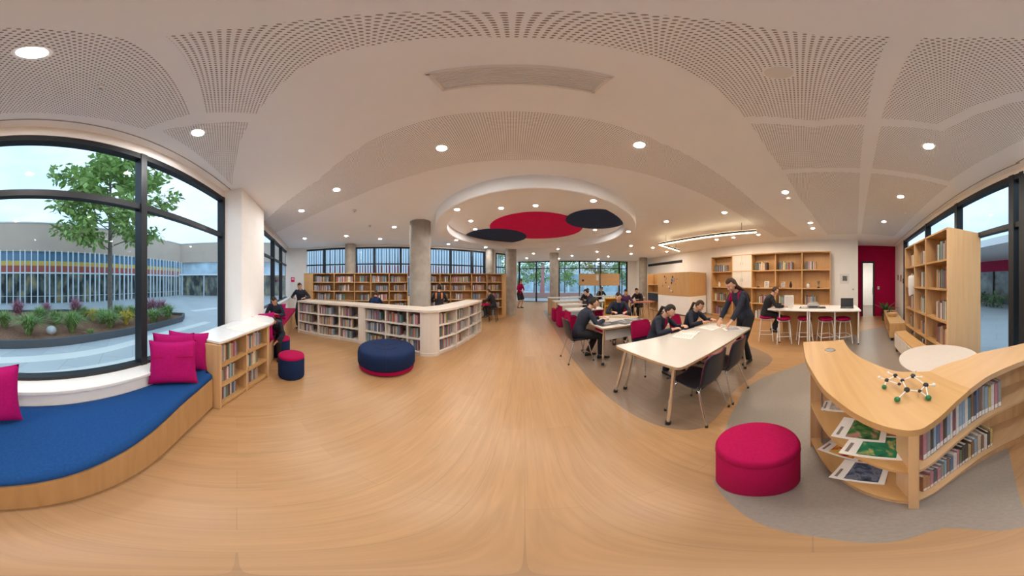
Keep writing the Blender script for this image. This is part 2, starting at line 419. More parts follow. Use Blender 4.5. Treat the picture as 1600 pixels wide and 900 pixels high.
zone_d = [(1.62,9.6),(1.29,5.18),(1.12,3.37),(1.06,1.93),(1.08,1.3),(1.15,0.97),(1.31,0.77),(1.68,0.75),(2.05,0.80),(2.36,0.76),(2.75,0.66),(3.6,0.62),(4.6,2.4),(4.4,5.0),(3.4,8.6)]
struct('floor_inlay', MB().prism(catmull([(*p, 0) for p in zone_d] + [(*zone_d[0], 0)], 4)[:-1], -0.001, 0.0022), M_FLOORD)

# walls
SILL1, SILL2, HEAD = 0.66, 0.76, 2.92
wl = MB()
wl.seg(WL(-1.70), WL(2.66), 0.28, 0, SILL1 - 0.035, side=-0.06)
wl.seg(WL(2.66), WL(8.9), 0.28, 0, SILL2 - 0.035, side=-0.06)
wl.seg(WL(-1.70), WL(8.9), 0.14, HEAD, CZ, side=0.02)
wl.seg(WL(2.60), WL(3.80), 0.44, 0, CZ, side=-0.13)
struct('wall_left', wl, M_WALL)
struct('trim_1', MB().seg(WL(-1.66), WL(8.9), 0.012, CZ - 0.004, CZ + 0.002, side=-0.16), M_METAL)
struct('trim_2', MB().seg(WR(0.0), WR(6.4), 0.012, CZ - 0.004, CZ + 0.002, side=0.16), M_METAL)
wp = MB(); wp.seg(A, B, 0.30, 0, CZ, side=0.1); wp.seg(A - WU * 0.02, A + Vector((0.55, 0.05)), 0.02, 0, CZ) if False else None
struct('wall_corner', MB().prism([A + WU * 0.1, A - WU * 0.32 + WN * 0.0, A - WU * 0.30 + WN * 0.34, WM(0.30, 0.10), WM(0.30, -0.1), WM(-0.1, -0.1)], 0, CZ), M_WALL)
wm = MB()
wm.seg(WM(0.0), WM(10.1), 0.16, 0, 0.9, side=0.0); wm.seg(WM(0.0), WM(10.1), 0.16, 2.97, CZ)
struct('wall_back', wm, M_WALL)
we = MB(); we.seg(E_, F_, 0.16, 0, CZ, side=0.06); struct('wall_passage', we, M_WALL)
wf = MB(); wf.seg(WF(-0.1), WF(9.5), 0.16, 3.0, CZ); wf.seg(WF(8.75), WF(9.5), 0.16, 0, 3.0); wf.seg(WF(-0.1), WF(0.3), 0.16, 0, 3.0)
struct('wall_far', wf, M_WALL)
wr = MB().seg(Q, S_, 0.16, 0, CZ, side=0.08)
wr.seg(S_, T_, 0.14, 0, CZ, side=0.07)
struct('wall_right', wr, M_WALL)
MD = (U_ - T_).normalized(); ML = (U_ - T_).length
d0 = brg(1346.5, T_, MD); d1 = brg(1366.5, T_, MD); DZ = 2.36
wq = MB(); P_ = lambda s: T_ + MD * s
wq.seg(P_(-0.1), P_(d0), 0.14, 0, CZ, side=0.07); wq.seg(P_(d1), P_(ML + 0.1), 0.14, 0, CZ, side=0.07); wq.seg(P_(d0), P_(d1), 0.14, DZ, CZ, side=0.07)
struct('wall_maroon', wq, M_MAGW)
s_end = 6.72
wv = MB(); wv.seg(WR(5.15), WR(s_end), 0.16, 0, CZ, side=-0.06); wv.seg(WR(0.0), WR(5.15), 0.14, 2.97, CZ, side=-0.02)
wv.seg(WR(0.0), WR(5.15), 0.14, 0, 0.10, side=-0.02)
struct('wall_window_side', wv, M_WALL)

# doors and the corridor behind the maroon wall
dr = MB(); 
for s in (d0 + 0.02, d1 - 0.03): dr.seg(P_(s - 0.03), P_(s + 0.03), 0.17, 0, DZ, side=0.07)
dr.seg(P_(d0), P_(d1), 0.17, DZ - 0.07, DZ, side=0.07)
door1 = struct('door_1', dr, M_FRAME)
MB().seg(P_(d0 + 0.05), P_(d1 - 0.06), 0.012, 0.02, DZ - 0.07, side=0.09).build('glass_pane', M_GLASS, door1)
hb = MB(); hp = P_(d1 - 0.10); hb.tube([(hp.x - 0.03, hp.y, 0.95), (hp.x - 0.03, hp.y, 1.25)], 0.014); hb.build('door_handle', M_CHROME, door1)
MO = Vector((-MD.y, MD.x))
cv = MB(); ca, cb = P_(d0 - 0.6) + MO * 0.16, P_(d1 + 0.9) + MO * 0.16
ce, cf = ca + MO * 3.6, cb + MO * 3.6
cv.seg(ca, ce, 0.08, 0, 2.6); cv.seg(cb, cf, 0.08, 0, 2.6); cv.seg(ce, cf, 0.08, 0, 2.6)
struct('wall_corridor', cv, M_WALL)
struct('floor_corridor', MB().prism([ca, cb, cf, ce], -0.035, -0.001), M_VINYL)
struct('ceiling_corridor', MB().prism([ca, cb, cf, ce], 2.6, 2.68), M_CEIL)

def window(idx, at, s0, s1, z0, z1, mull, transoms, fw=0.07, mw=0.07, dep=0.11):
    m = MB()
    def bar(a, b, za, zb, th=dep): m.seg(at(a), at(b), th, za, zb)
    bar(s0, s1, z1 - fw, z1); bar(s0, s1, z0, z0 + fw * 0.45)
    for t in transoms: bar(s0, s1, t - fw * 0.42, t + fw * 0.42, dep * 0.8)
    xs = [s0] + list(mull) + [s1]
    for i, x in enumerate(xs):
        h = mw / 2; a = x if i == 0 else x - h; b = x if i == len(xs) - 1 else x + h
        if i == 0: b = a + mw
        if i == len(xs) - 1: a = b - mw
        bar(a, b, z0, z1, dep * 1.25)
    f = struct('window_%d' % idx, m, M_FRAME)
    zs = [z0] + list(transoms) + [z1]
    for i in range(len(xs) - 1):
        for j in range(len(zs) - 1):
            g = MB().seg(at(xs[i] + 0.02), at(xs[i + 1] - 0.02), 0.008, zs[j] + 0.02, zs[j + 1] - 0.02)
            g.build('glass_pane', M_GLASS, f)
    return f
m1 = brg(220.5, WP, WU)
w1 = window(1, WL, -1.64, 2.62, SILL1 + 0.0, HEAD, [m1], [2.245], fw=0.072, mw=0.068, dep=0.09)
struct('window_sill', MB().seg(WL(-1.66), WL(2.64), 0.30, SILL1 - 0.035, SILL1, side=-0.08), M_WHITE, w1, bevel=0.006)
w2 = window(2, WL, 3.78, 8.86, SILL2, HEAD, [brg(p, WP, WU) for p in (404, 426, 438.5)], [2.25], fw=0.075, mw=0.09)
struct('window_sill', MB().seg(WL(3.78), WL(8.86), 0.30, SILL2 - 0.035, SILL2, side=-0.08), M_WHITE, w2, bevel=0.006)
bm = [brg(p, B, MU) for p in (507, 556, 585, 626, 656, 704, 737)]
window(3, WM, brg(473, B, MU), brg(757.5, B, MU), 0.9, 2.97, bm, [2.24], fw=0.06, mw=0.08)
window(4, WM, brg(773, B, MU), 10.05, 0.9, 2.97, [], [2.24], fw=0.06, mw=0.08)
struct('wall_back_pier', MB().seg(WM(brg(757.5, B, MU)), WM(brg(773, B, MU)), 0.16, 0.9, 2.97), M_WALL)
fm = [brg(p, F_, NU) for p in (838, 864, 873.5, 905.5, 938, 967.5, 994)]
window(5, WF, brg(810.5, F_, NU), 8.74, 0.0, 3.0, fm, [2.45], fw=0.07, mw=0.10)
rm = [brg(p, RP, RU) for p in (1585, 1498, 1450)]
window(6, WR, 0.0, 5.15, 0.10, 2.97, rm, [2.22], fw=0.085, mw=0.085)

# pillars
def pillar(px, d, r):
    x, y = polar(px, d)
    m = MB().lathe([(r, 0.0), (r, CZ)], 40, (x, y, 0)); return struct('pillar', m, M_CONC, smooth=40)
pillar(656.5, 4.75, 0.272); pillar(798.5, 8.42, 0.25); pillar(865.8, 10.2, 0.25); pillar(547.5, 7.75, 0.225); pillar(765, 9.0, 0.20); pillar(1005, 12.3, 0.27)

# ceiling: dotted boards, drop ring, painted discs
plates = [
 [(-5.6,1.32),(-4.62,1.02),(-3.4,1.13),(-2.26,1.27),(-1.26,1.20),(-0.73,1.19),(0,1.21),(0.75,1.20),(1.21,1.17),(1.88,1.08),(3.41,0.85),(4.9,0.50),(6.3,0.06),(6.45,0.80),(5.05,1.15),(2.71,1.56),(1.52,1.81),(0.73,1.98),(0.14,2.04),(-0.44,2.05),(-1.3,2.09),(-2.43,2.10),(-4.0,1.93),(-5.4,1.66),(-5.9,1.58)],
 [(-1.22,0.22),(-0.77,0.28),(-0.52,0.31),(-0.31,0.37),(0,0.43),(0.16,0.44),(0.37,0.44),(0.73,0.42),(1.22,0.39),(1.34,-0.1),(1.20,-0.45),(0.95,-0.38),(0.37,-0.20),(0.42,-0.06),(0.35,0.06),(0.2,0.15),(0,0.21),(-0.22,0.14),(-0.34,0.05),(-0.40,-0.13),(-0.79,-0.13),(-1.22,-0.12)],
 [(1.34,0.37),(1.82,0.32),(2.27,0.22),(2.22,-0.3),(2.12,-0.72),(1.31,-0.48),(1.44,-0.1)],
 [(2.40,0.19),(3.27,0.0),(4.87,-0.51),(6.0,-0.92),(5.7,-1.85),(2.24,-0.76),(2.33,-0.3)],
 [(0.34,-0.27),(0.69,-0.41),(1.18,-0.56),(1.02,-0.95),(0.55,-0.92),(0.15,-0.88),(-0.02,-0.62),(0.12,-0.43),(0.26,-0.34)],
 [(1.29,-0.61),(2.08,-0.86),(1.80,-1.9),(0.9,-1.66),(0.32,-1.45),(0.30,-1.0),(1.07,-1.06)],
 [(2.20,-0.90),(5.6,-1.95),(5.5,-3.1),(1.93,-2.0)],
 [(-0.40,-0.22),(-1.23,-0.23),(-1.33,-0.62),(-0.85,-0.93),(-0.45,-1.15),(0.02,-1.38),(0.1,-1.0),(-0.12,-0.6),(-0.1,-0.33)],
 [(-1.35,0.19),(-1.71,0.14),(-2.75,0.12),(-1.41,-0.50)],
]
for i, p in enumerate(plates):
    struct('ceiling_panel', MB().prism(p, CZ - 0.004, CZ + 0.001), M_PERF)
RC = Vector((0.65, 5.0)); RO, RI, RZ = 2.62, 2.34, 2.82
m = MB(); n = 96
prof = [(RO, CZ), (RO, RZ + 0.012), (RO - 0.012, RZ), (RI + 0.012, RZ), (RI, RZ + 0.012), (RI, CZ)]
m.loft([[(RC.x + r * math.cos(2*PI*j/n), RC.y + r * math.sin(2*PI*j/n), z) for j in range(n)] for r, z in prof], caps=False)
struct('ceiling_ring', m, M_CEIL, smooth=30)
def disc(name, c, r, z, mt):
    pts = []
    for j in range(96):
        p = Vector((c[0] + r * math.cos(2*PI*j/96), c[1] + r * math.sin(2*PI*j/96)))
        q = p - RC
        if q.length > RI - 0.004: p = RC + q.normalized() * (RI - 0.004)
        pts.append(p)
    struct(name, MB().prism(pts, z, z + 0.01), mt)
disc('ceiling_disc', (0.70, 5.25), 1.33, CZ - 0.012, M_CRIM)
disc('ceiling_disc', (2.02, 4.08), 0.76, CZ - 0.018, M_NAVB)
disc('ceiling_disc', (-0.56, 6.35), 1.06, CZ - 0.018, M_NAVB)
# ================================================================== LAMPS
lamp_cool = emit('lamp_glow', LAMP_COL, LAMP); lamp_warm = emit('lamp_glow_warm', LAMP_COL_WARM, LAMP)
ring_me = MB().lathe([(0.05, 0.0), (0.066, -0.001), (0.068, 0.008), (0.05, 0.008)], 24, ring=True).mesh('trim_ring', M_WHITE, smooth=40)
dl_me = {}
for nm, mt in (('c', lamp_cool), ('w', lamp_warm)):
    dl_me[nm] = MB().lathe([(0.05, 0.0), (0.05, 0.003)], 20).mesh('lamp_disc', mt)
def downlight(p, label, warm=False, z=CZ, grp='recessed ceiling downlights', r=1.0):
    t = thing('downlight', label, 'ceiling light', (p[0], p[1], z - 0.008), group=grp, local=True)
    t.scale = (r, r, 1)
    a = bpy.data.objects.new('trim_ring', ring_me); C.objects.link(a); a.parent = t
    b = bpy.data.objects.new('lamp_disc', dl_me['w' if warm else 'c']); C.objects.link(b); b.parent = t; b.location.z = 0.001
    return t
DL = [((50,82),'large bright downlight in the dotted ceiling over the window bench',0),((309,207),'bright downlight in the dotted ceiling beside the tall window pier',0),
 ((690,231),'bright downlight in the dotted band between vent grille and column',0),((999,226),'bright downlight in the dotted band to the right of the vent grille',0),
 ((1451,228),'bright downlight in the dotted ceiling above the tall end bookcase',1),((526,296),'downlight at the middle of the plain strip over the low white bookcase',0),
 ((471,329),'downlight in the dotted band nearest the far window corner',0),((1132,332),'downlight just above the hanging bent light bar',1),((1041,346),'downlight beside the wire of the hanging light bar',1),
 ((1227,300),'downlight beside the round smoke detector',1),((1407,307),'downlight over the front shelves of the tall end bookcase',1),((1266,348),'downlight above the high white table',1),((1381,346),'downlight in front of the maroon wall',1)]
for p, l, wm_ in DL: downlight(G(p[0], p[1], CZ), l, wm_)
for p in ((616,354.5),(541,368.5),(476,372.5),(594,373)): downlight(G(*p, CZ), 'small round downlight in the plain ceiling left of the thick column')
for p in ((1120,382),(1146,379),(1185,375),(1270,366)): downlight(Vector(G(*p, CZ)) * 0.88, 'small round downlight along the wall of display shelves', True)
for p in ((716,345),(724,360),(783,325),(837,321),(937,360),(884,367)):
    q = Vector(G(*p, CZ)) - RC; q = RC + q * min(1.0, 1.75 / q.length); downlight(q, 'small downlight inside the round ceiling recess', r=0.85)
for p in ((700,324),(928,313),(989,362),(698,377)): q = RC + (Vector(G(*p, RZ)) - RC).normalized() * 2.48; downlight(q, 'small downlight let into the white ceiling ring', z=RZ, r=0.85)
for p in ((2.2,8.6),(4.3,8.6),(6.3,8.3),(1.2,10.2),(3.6,10.6),(5.8,10.0),(1.0,12.4),(3.2,12.3),(5.9,11.6),(4.86,6.4),(5.9,6.1),(-1.2,8.3),(-2.6,7.2),(7.2,6.4)):
    downlight(p, 'small downlight in the far ceiling beyond the round ring', p[0] > 5)
downlight((0.35, -1.55), 'added unseen downlight in the dotted ceiling above the curved island end', True)  # extra lamp added outside the camera's view; it brightens the island
x, y = G(1217, 113, CZ)
t = thing('ceiling_speaker', 'round blank white ceiling speaker in the dotted board', 'speaker', (x, y, CZ - 0.008), local=True)
MB().lathe([(0.062, 0.004), (0.062, -0.004), (0.056, -0.006)], 32).build('grille', M_WHITE, t, smooth=40); MB().lathe([(0.07, 0.004), (0.07, -0.002), (0.062, -0.003), (0.062, 0.004)], 32, ring=True).build('rim', M_CEIL, t, smooth=40)
for (p, l) in (((1232,309),'white smoke detector in the plain ceiling near the high table'),((554,328),'white smoke detector over the low white bookcase'),((578,352),'small smoke detector near the thick concrete column'),((157,135),'tiny sprinkler head in the dotted ceiling above the bench'),((1415,333),'tiny sprinkler head in the dotted ceiling above tall end bookcase')):
    x, y = G(*p, CZ); t = thing('smoke_detector', l, 'detector', (x, y, CZ), local=True); k = 0.35 if 'tiny' in l else 0.8
    MB().lathe([(0.055*k, 0.0), (0.055*k, -0.018), (0.04*k, -0.035), (0.0001, -0.038)], 24).build('housing', M_WHITE, t, smooth=40)
    MB().lathe([(0.02*k, -0.034), (0.016*k, -0.05), (0.0001, -0.052)], 16).build('sensor', M_METAL, t, smooth=40)
# long slotted vent
t = thing('air_vent', 'long slotted white air vent grille in the plain ceiling', 'vent', (0.035, 0.785, CZ), local=True)
f = MB(); 
for yy, hh in ((-0.095, 0.02), (0.095, 0.02)): f.box((0, yy, -0.006), (0.78, hh, 0.014))
for xx in (-0.38, 0.38): f.box((xx, 0, -0.006), (0.02, 0.19, 0.014))
f.build('frame', M_WHITE, t); s = MB()
for k in range(9): s.box((0, -0.076 + k * 0.019, -0.005), (0.745, 0.011, 0.010), rot=Matrix.Rotation(0.5, 3, 'X'))
s.build('slats', M_WHITE, t); MB().box((0, 0, -0.0005), (0.745, 0.175, 0.002)).build('backing', M_WALL, t)
# hanging light bar
t = thing('pendant_light', 'bent black hanging light bar glowing underneath, above the study tables', 'pendant lamp', (4.56, 2.8, 2.74))
bar = [(4.54, 1.1), (4.58, 4.42), (6.1, 4.72)]
h = MB(); g = MB()
for i in range(2):
    h.seg(bar[i], bar[i + 1], 0.055, 2.765, 2.82); g.seg(bar[i], bar[i + 1], 0.045, 2.742, 2.764)
u_ = MB(); [u_.seg(bar[i], bar[i + 1], 0.04, 2.821, 2.825) for i in range(2)]; u_.build('added_upper_strip', emit('added_bar_uplight', (1.0, 0.78, 0.48), 6.0), t); h.build('housing', M_BLACK, t); g.build('diffuser', emit('bar_glow', (1.0, 0.78, 0.48), 9.0), t)  # upward strip is added to brighten the ceiling; the bar glows underneath
for q in ((4.545, 1.5), (4.575, 4.1), (5.8, 4.66)):
    MB().tube([(*q, 2.80), (*q, CZ)], 0.006, 6).build('hanging_wire', M_BLACK, t)
t = thing('added_corridor_lamp', 'added unseen lamp lighting the corridor beyond the maroon wall', 'ceiling light', tuple((ca + cf) / 2) + (2.58,))  # unseen lamp, added so the corridor looks bright through the door
q = (ca + cf) / 2; q2 = q
MB().box((q2.x, q2.y, 2.585), (0.9, 0.25, 0.02)).build('diffuser', emit('added_corridor_glow', (1.0, 0.93, 0.84), 48.0), t)
MB().box((q2.x, q2.y, 2.597), (0.94, 0.29, 0.008)).build('frame', M_WHITE, t)
# linear black wall vent on the right wall
PN = Vector((PU.y, -PU.x)) * 1.0
if PN.x > 0: PN = -PN
def WPt(s, inn=0.0): return Q + PU * s + PN * inn
sa, sb_ = brg(1013, Q, PU), brg(1066, Q, PU)
t = thing('wall_vent', 'long black slot vent high on the white wall above the pinboard cabinet', 'vent', (*WPt(sa), 2.55))
MB().seg(WPt(sa, 0.01), WPt(sb_, 0.01), 0.02, 2.52, 2.66).build('slot', M_BLACK, t)
f = MB(); f.seg(WPt(sa, 0.012), WPt(sb_, 0.012), 0.03, 2.655, 2.67); f.seg(WPt(sa, 0.012), WPt(sb_, 0.012), 0.03, 2.51, 2.525); f.build('frame', M_METAL, t)
# ================================================================== BOOKS
BCOL = [('navy', (0.03, 0.05, 0.12)), ('blue', (0.05, 0.16, 0.36)), ('sky-blue', (0.22, 0.42, 0.58)), ('teal', (0.05, 0.22, 0.24)), ('green', (0.06, 0.19, 0.09)),
        ('black', (0.02, 0.02, 0.022)), ('grey', (0.30, 0.30, 0.30)), ('white', (0.74, 0.72, 0.68)), ('cream', (0.62, 0.52, 0.38)), ('red', (0.42, 0.04, 0.05)),
        ('maroon', (0.20, 0.03, 0.06)), ('orange', (0.55, 0.22, 0.06)), ('brown', (0.20, 0.10, 0.055)), ('yellow', (0.60, 0.42, 0.08)), ('pink', (0.55, 0.18, 0.24)), ('lilac', (0.38, 0.33, 0.50))]
def book_mesh(name, col):
    g_ = sum(col) / 3; w_ = (0.30, 0.25, 0.20); col = tuple(c * 0.66 + g_ * 0.14 + q * 0.20 for c, q in zip(col, w_))
    m = MB()
    m.box((0.5, 0.03, 0.5), (1, 0.06, 1)); m.box((0.06, 0.53, 0.5), (0.12, 0.94, 1)); m.box((0.94, 0.53, 0.5), (0.12, 0.94, 1))
    m.box((0.5, 0.52, 0.495), (0.76, 0.90, 0.95), m=1)
    return m.mesh('book_' + name, [mat('book_' + name, col, 0.5, var=0.12, scale=6), M_PAGE])
BME = {n: book_mesh(n, c) for n, c in BCOL}
LABEL_ME = MB().box((0.5, 0, 0.5), (1, 0.012, 1)).mesh('spine_label', M_PAPER)
BOOKS = []
def fill_books(a, b, inw, z, hmax, dmax, fill, rnd, desc, ref, group, setback=0.03, wr_=(0.016, 0.034), start=0.012, cols=None, side=1, hmin=0.68, labels=False):
    """a->b: the front edge of a shelf bay seen from the left to the right; inw: plan direction into the case"""
    a = V2(a); b = V2(b); u = (b - a); Ln = u.length; u = u / Ln; inw = V2(inw).normalized()
    rz = math.atan2(-inw.x, inw.y)
    x = start; k = 0; end = Ln * fill; base = hmax * rnd.uniform(0.74, 0.86)
    items = []
    while True:
        w_ = rnd.uniform(*wr_)
        if x + w_ > end: break
        h = min(hmax * 0.93, max(hmax * hmin * 0.9, base * rnd.uniform(0.88, 1.13))); d = min(dmax, h * rnd.uniform(0.62, 0.78))
        items.append((x, w_, h, d, rnd.choice(cols or BCOL)[0])); x += w_ + 0.0015
    n = len(items)
    for k, (x, w_, h, d, c) in enumerate(items):
        p = a + u * x + inw * (setback + rnd.uniform(0, 0.008))
        o = ORD[min(k if side > 0 else n - 1 - k, 29)]
        pp = Vector((p.x, p.y, z + h / 2 - H))
        BOOKS.append(dict(p=(p.x, p.y, z), rz=rz, s=(w_, d, h), c=c, label='%s book, %s from the %s %s' % (c, o, ref, desc), group=group, size=h * w_ / pp.length_squared, lab=labels))
def book_extra(): pass
def case_poly(T, F, Bk, div, zs, ztop, th, m_side, m_shelf, m_back=None, lip=0.0, plinth=0.0, back_z0=0.0, shelf_name='shelf', skip=(), dz0=0.0):
    F = [V2(p) for p in F]; Bk = [V2(p) for p in Bk]
    for i in div:
        if i in skip: continue
        MB().seg(F[i], Bk[i], th, dz0, ztop).build('upright', m_side, T)
    for z in zs:
        MB().prism([f + (b - f).normalized() * lip for f, b in zip(F, Bk)] + Bk[::-1], z - th, z).build(shelf_name, m_shelf, T)
    bm_ = MB()
    for i in range(len(Bk) - 1): bm_.seg(Bk[i], Bk[i + 1], 0.012, back_z0, ztop)
    bm_.build('back_panel', m_back or m_side, T)
    if plinth:
        pm = MB()
        for i in range(len(F) - 1):
            f0 = F[i] + (Bk[i] - F[i]).normalized() * 0.03; f1 = F[i + 1] + (Bk[i + 1] - F[i + 1]).normalized() * 0.03
            pm.seg(f0, f1, 0.014, 0, plinth)
        pm.build('plinth', m_side, T)

# ================================================================== CURVED ISLAND
ZT = 0.94
O = [G(px, py, ZT) for px, py in ((1255,534),(1258,558),(1270,582),(1286,606),(1306,624),(1330,642),(1360,658),(1390,668),(1412,672),(1426,672.5),(1440,670),(1451,664),(1470,650),(1493,628),(1517,607),(1540,590),(1563,578),(1587,568),(1600,563))]
O = [Vector(p) for p in O]; O += [Vector((0.40, -1.30)), Vector((0.365, -1.42))]
I = [Vector(G(px, py, ZT)) for px, py in ((1318,531),(1326,544),(1340,556),(1360,566),(1380,574),(1400,580),(1425,581),(1453,580),(1462,575),(1487,566),(1509,560),(1535,550),(1600,536))]
I += [Vector((0.545, -1.66))]
seamO = Vector((0.52, -0.70)); seamI = Vector((0.82, -0.70))
T = thing('display_island', 'curved birch display island with open shelves for magazines and books', 'shelf unit', (0.46, -0.33, 0))
oa = [p for p in O if p.x > 0 and O.index(p) <= 13]; ob = [p for p in O if O.index(p) >= 14]
sm3 = lambda L_: [Vector((p.x, p.y)) for p in catmull([(q.x, q.y, 0) for q in L_], 3)]
topA = sm3(oa + [seamO]); topB = sm3([seamO] + ob)
inA = sm3(I[:8]); inB = sm3([seamI] + I[8:])
MB().prism(topA + [seamI] + inA[::-1], ZT - 0.038, ZT).build('worktop', M_BIRCHX, T, bevel=0.006)
MB().prism(topB + inB[::-1], ZT - 0.038, ZT).build('worktop', M_BIRCHY, T, bevel=0.006)
# shelves of the magazine arm
def shrink(L_, d, sgn):
    out = []
    for i, p in enumerate(L_):
        t = (L_[min(i + 1, len(L_) - 1)] - L_[max(i - 1, 0)]).normalized(); out.append(p + Vector((-t.y, t.x)) * d * sgn)
    return out
OA = sm3([Vector((1.24, -0.045))] + oa[2:9]); OA = shrink(OA, 0.025, 1)
post = Vector((0.468, -0.335))
IA = [Vector((1.26, -0.38)), Vector((1.10, -0.43)), Vector((0.95, -0.50)), Vector((0.80, -0.56))]
ZM, ZB = 0.57, 0.135
for z, nm in ((ZM, 'shelf'), (ZB, 'shelf')):
    MB().prism(OA + [post] + IA[::-1], z - 0.024, z).build(nm, M_BIRCHX, T)
MB().seg(OA[0] + Vector((0.0, 0.0)), IA[0], 0.024, 0.0, ZT - 0.038).build('end_panel', M_BIRCH, T)
dv = MB(); dk = Vector((0.63, -0.372)); dv.seg(post, dk, 0.014, 0.0, ZT - 0.038); dv.seg(dk, IA[3], 0.014, 0.0, ZT - 0.038); dv.build('divider', M_BIRCH, T)
bk = MB()
for i in range(3): bk.seg(IA[i], IA[i + 1], 0.016, 0.0, ZT - 0.038)
bk.build('back_panel', M_BIRCH, T)
pl = MB(); ol = shrink(OA, 0.035, 1)
for i in range(len(ol) - 1): pl.seg(ol[i], ol[i + 1], 0.014, 0.0, ZB - 0.02)
pl.build('plinth', M_BIRCH, T)
MB().box((post.x, post.y, (ZT - 0.038) / 2), (0.034, 0.034, ZT - 0.038), rz=0.9).build('post', M_BIRCH, T, bevel=0.003)
# shelves of the book arm
OB = [p for p in O[10:]]; OB = sm3(OB); OB = shrink(OB, 0.025, 1)
IB = [Vector((0.80, -0.56)), Vector((0.79, -0.72)), Vector((0.79, -0.9)), Vector((0.765, -1.05)), Vector((0.70, -1.25)), Vector((0.56, -1.52)), Vector((0.525, -1.60))]
for z in (ZM, ZB):
    MB().prism([post] + OB + IB[::-1], z - 0.024, z).build('shelf', M_BIRCHY, T)
bk = MB()
for i in range(len(IB) - 1): bk.seg(IB[i], IB[i + 1], 0.016, 0.0, ZT - 0.038)
bk.build('back_panel', M_BIRCH, T)
MB().seg(OB[-1], IB[-1], 0.024, 0.0, ZT - 0.038).build('end_panel', M_BIRCH, T)
pl = MB(); ol = shrink([post] + OB, 0.035, 1)
for i in range(len(ol) - 1): pl.seg(ol[i], ol[i + 1], 0.014, 0.0, ZB - 0.02)
pl.build('plinth', M_BIRCH, T)
# its books: two runs from the post along the curve
rnd = random.Random(5)
def run_along(path, z, hmax, total, desc, ref, group, wr_, seed):
    r = random.Random(seed); path = [V2(p) for p in path]
    seg = [(path[i + 1] - path[i]).length for i in range(len(path) - 1)]
    def at(s):
        for i, L_ in enumerate(seg):
            if s <= L_: return path[i] + (path[i + 1] - path[i]) * (s / L_), (path[i + 1] - path[i]).normalized()
            s -= L_
        return path[-1], (path[-1] - path[-2]).normalized()
    s = 0.006; k = 0
    while s < total:
        w_ = r.uniform(*wr_); p, u = at(s + w_ / 2)
        inw = Vector((-u.y, u.x)); h = hmax * r.uniform(0.78, 0.97); d = min(0.135, h * 0.6)
        q = p - u * (w_ / 2) + inw * 0.035; rz = math.atan2(-inw.x, inw.y)
        c = r.choice(BCOL)[0]
        BOOKS.append(dict(p=(q.x, q.y, z), rz=rz, s=(w_, d, h), c=c, label='%s book, %s from the %s %s' % (c, ORD[min(k, 29)], ref, desc), group=group, size=9, lab=True))
        s += w_ + 0.003; k += 1
PB = [p for p in OB if p.y < -0.392]
run_along(PB, ZM, 0.29, 0.62, 'on the upper shelf of the curved island', 'post', 'books on the curved island', (0.017, 0.029), 11)
run_along(PB, ZB, 0.25, 0.56, 'on the lower shelf of the curved island', 'post', 'books on the curved island', (0.017, 0.029), 12)
# magazines lying on the magazine arm
def magazine(c, rz, size, z, label, cols, tilt=0.0):
    t = thing('magazine', label, 'magazine', (c[0], c[1], z), rz, local=True, group='magazines on the curved island')
    a, b = size
    MB().box((0, 0, 0.003), (a, b, 0.006)).build('pages', M_PAPER, t)
    nm = 'cover_' + label[:18]
    m_, tr, bs = newmat(nm); bs.inputs['Roughness'].default_value = 0.3
    co = tr.nodes.new('ShaderNodeTexCoord'); n = tr.nodes.new('ShaderNodeTexNoise'); n.inputs['Scale'].default_value = 14; n.inputs['Detail'].default_value = 3; n.inputs['Distortion'].default_value = 1.0
    r = tr.nodes.new('ShaderNodeValToRGB'); r.color_ramp.interpolation = 'EASE'
    while len(r.color_ramp.elements) < len(cols): r.color_ramp.elements.new(0.5)
    for i, cc in enumerate(cols):
        r.color_ramp.elements[i].position = 0.3 + 0.4 * i / max(1, len(cols) - 1); r.color_ramp.elements[i].color = (*cc, 1)
    tr.links.new(co.outputs['Object'], n.inputs['Vector']); tr.links.new(n.outputs['Fac'], r.inputs['Fac']); tr.links.new(r.outputs['Color'], bs.inputs['Base Color'])
    MB().box((0, -0.02 * b / 0.28, 0.0068), (a * 0.86, b * 0.62, 0.0016)).build('cover_picture', m_, t)
    MB().box((-a * 0.2, b * 0.40, 0.0066), (a * 0.4, b * 0.06, 0.0012)).build('masthead', mat('masthead_grey', (0.25, 0.2, 0.18), 0.5), t)
gc = [(0.01, 0.04, 0.015), (0.03, 0.10, 0.03), (0.06, 0.20, 0.06), (0.42, 0.20, 0.16), (0.5, 0.42, 0.3)]
x, y = G(1352, 690, ZM); magazine((x * 1.06 + 0.055, y * 1.06 - 0.002), -0.55, (0.20, 0.25), ZM + 0.007, 'open white magazine with a green picture, on upper island shelf', gc)
x, y = G(1381, 703, ZM); magazine((x * 1.06 - 0.0, y * 1.06 + 0.04), -0.62, (0.19, 0.25), ZM, 'green magazine tucked under the white one on the island', [(0.01, 0.09, 0.05), (0.02, 0.20, 0.10), (0.55, 0.45, 0.15)])
x, y = G(1303, 641, ZM); magazine((x * 1.07, y * 1.07 - 0.03), -0.35, (0.21, 0.19), ZM, 'pale grey magazine at the far end of the upper island shelf', [(0.55, 0.48, 0.42), (0.40, 0.33, 0.28), (0.62, 0.56, 0.5)])
x, y = G(1318, 716, ZB); magazine((x * 1.06 + 0.05, y * 1.06 - 0.02), -0.75, (0.20, 0.26), ZB, 'red and yellow magazine on the lower island shelf', [(0.30, 0.02, 0.02), (0.60, 0.12, 0.03), (0.75, 0.50, 0.10), (0.6, 0.5, 0.4)])
x, y = G(1362, 757, ZB); magazine((x * 1.10 + 0.06, y * 1.10 + 0.025), -0.6, (0.20, 0.24), ZB, 'dark grey-blue magazine on the lower shelf near the post', [(0.02, 0.02, 0.03), (0.05, 0.07, 0.12), (0.16, 0.19, 0.26), (0.10, 0.06, 0.03)])
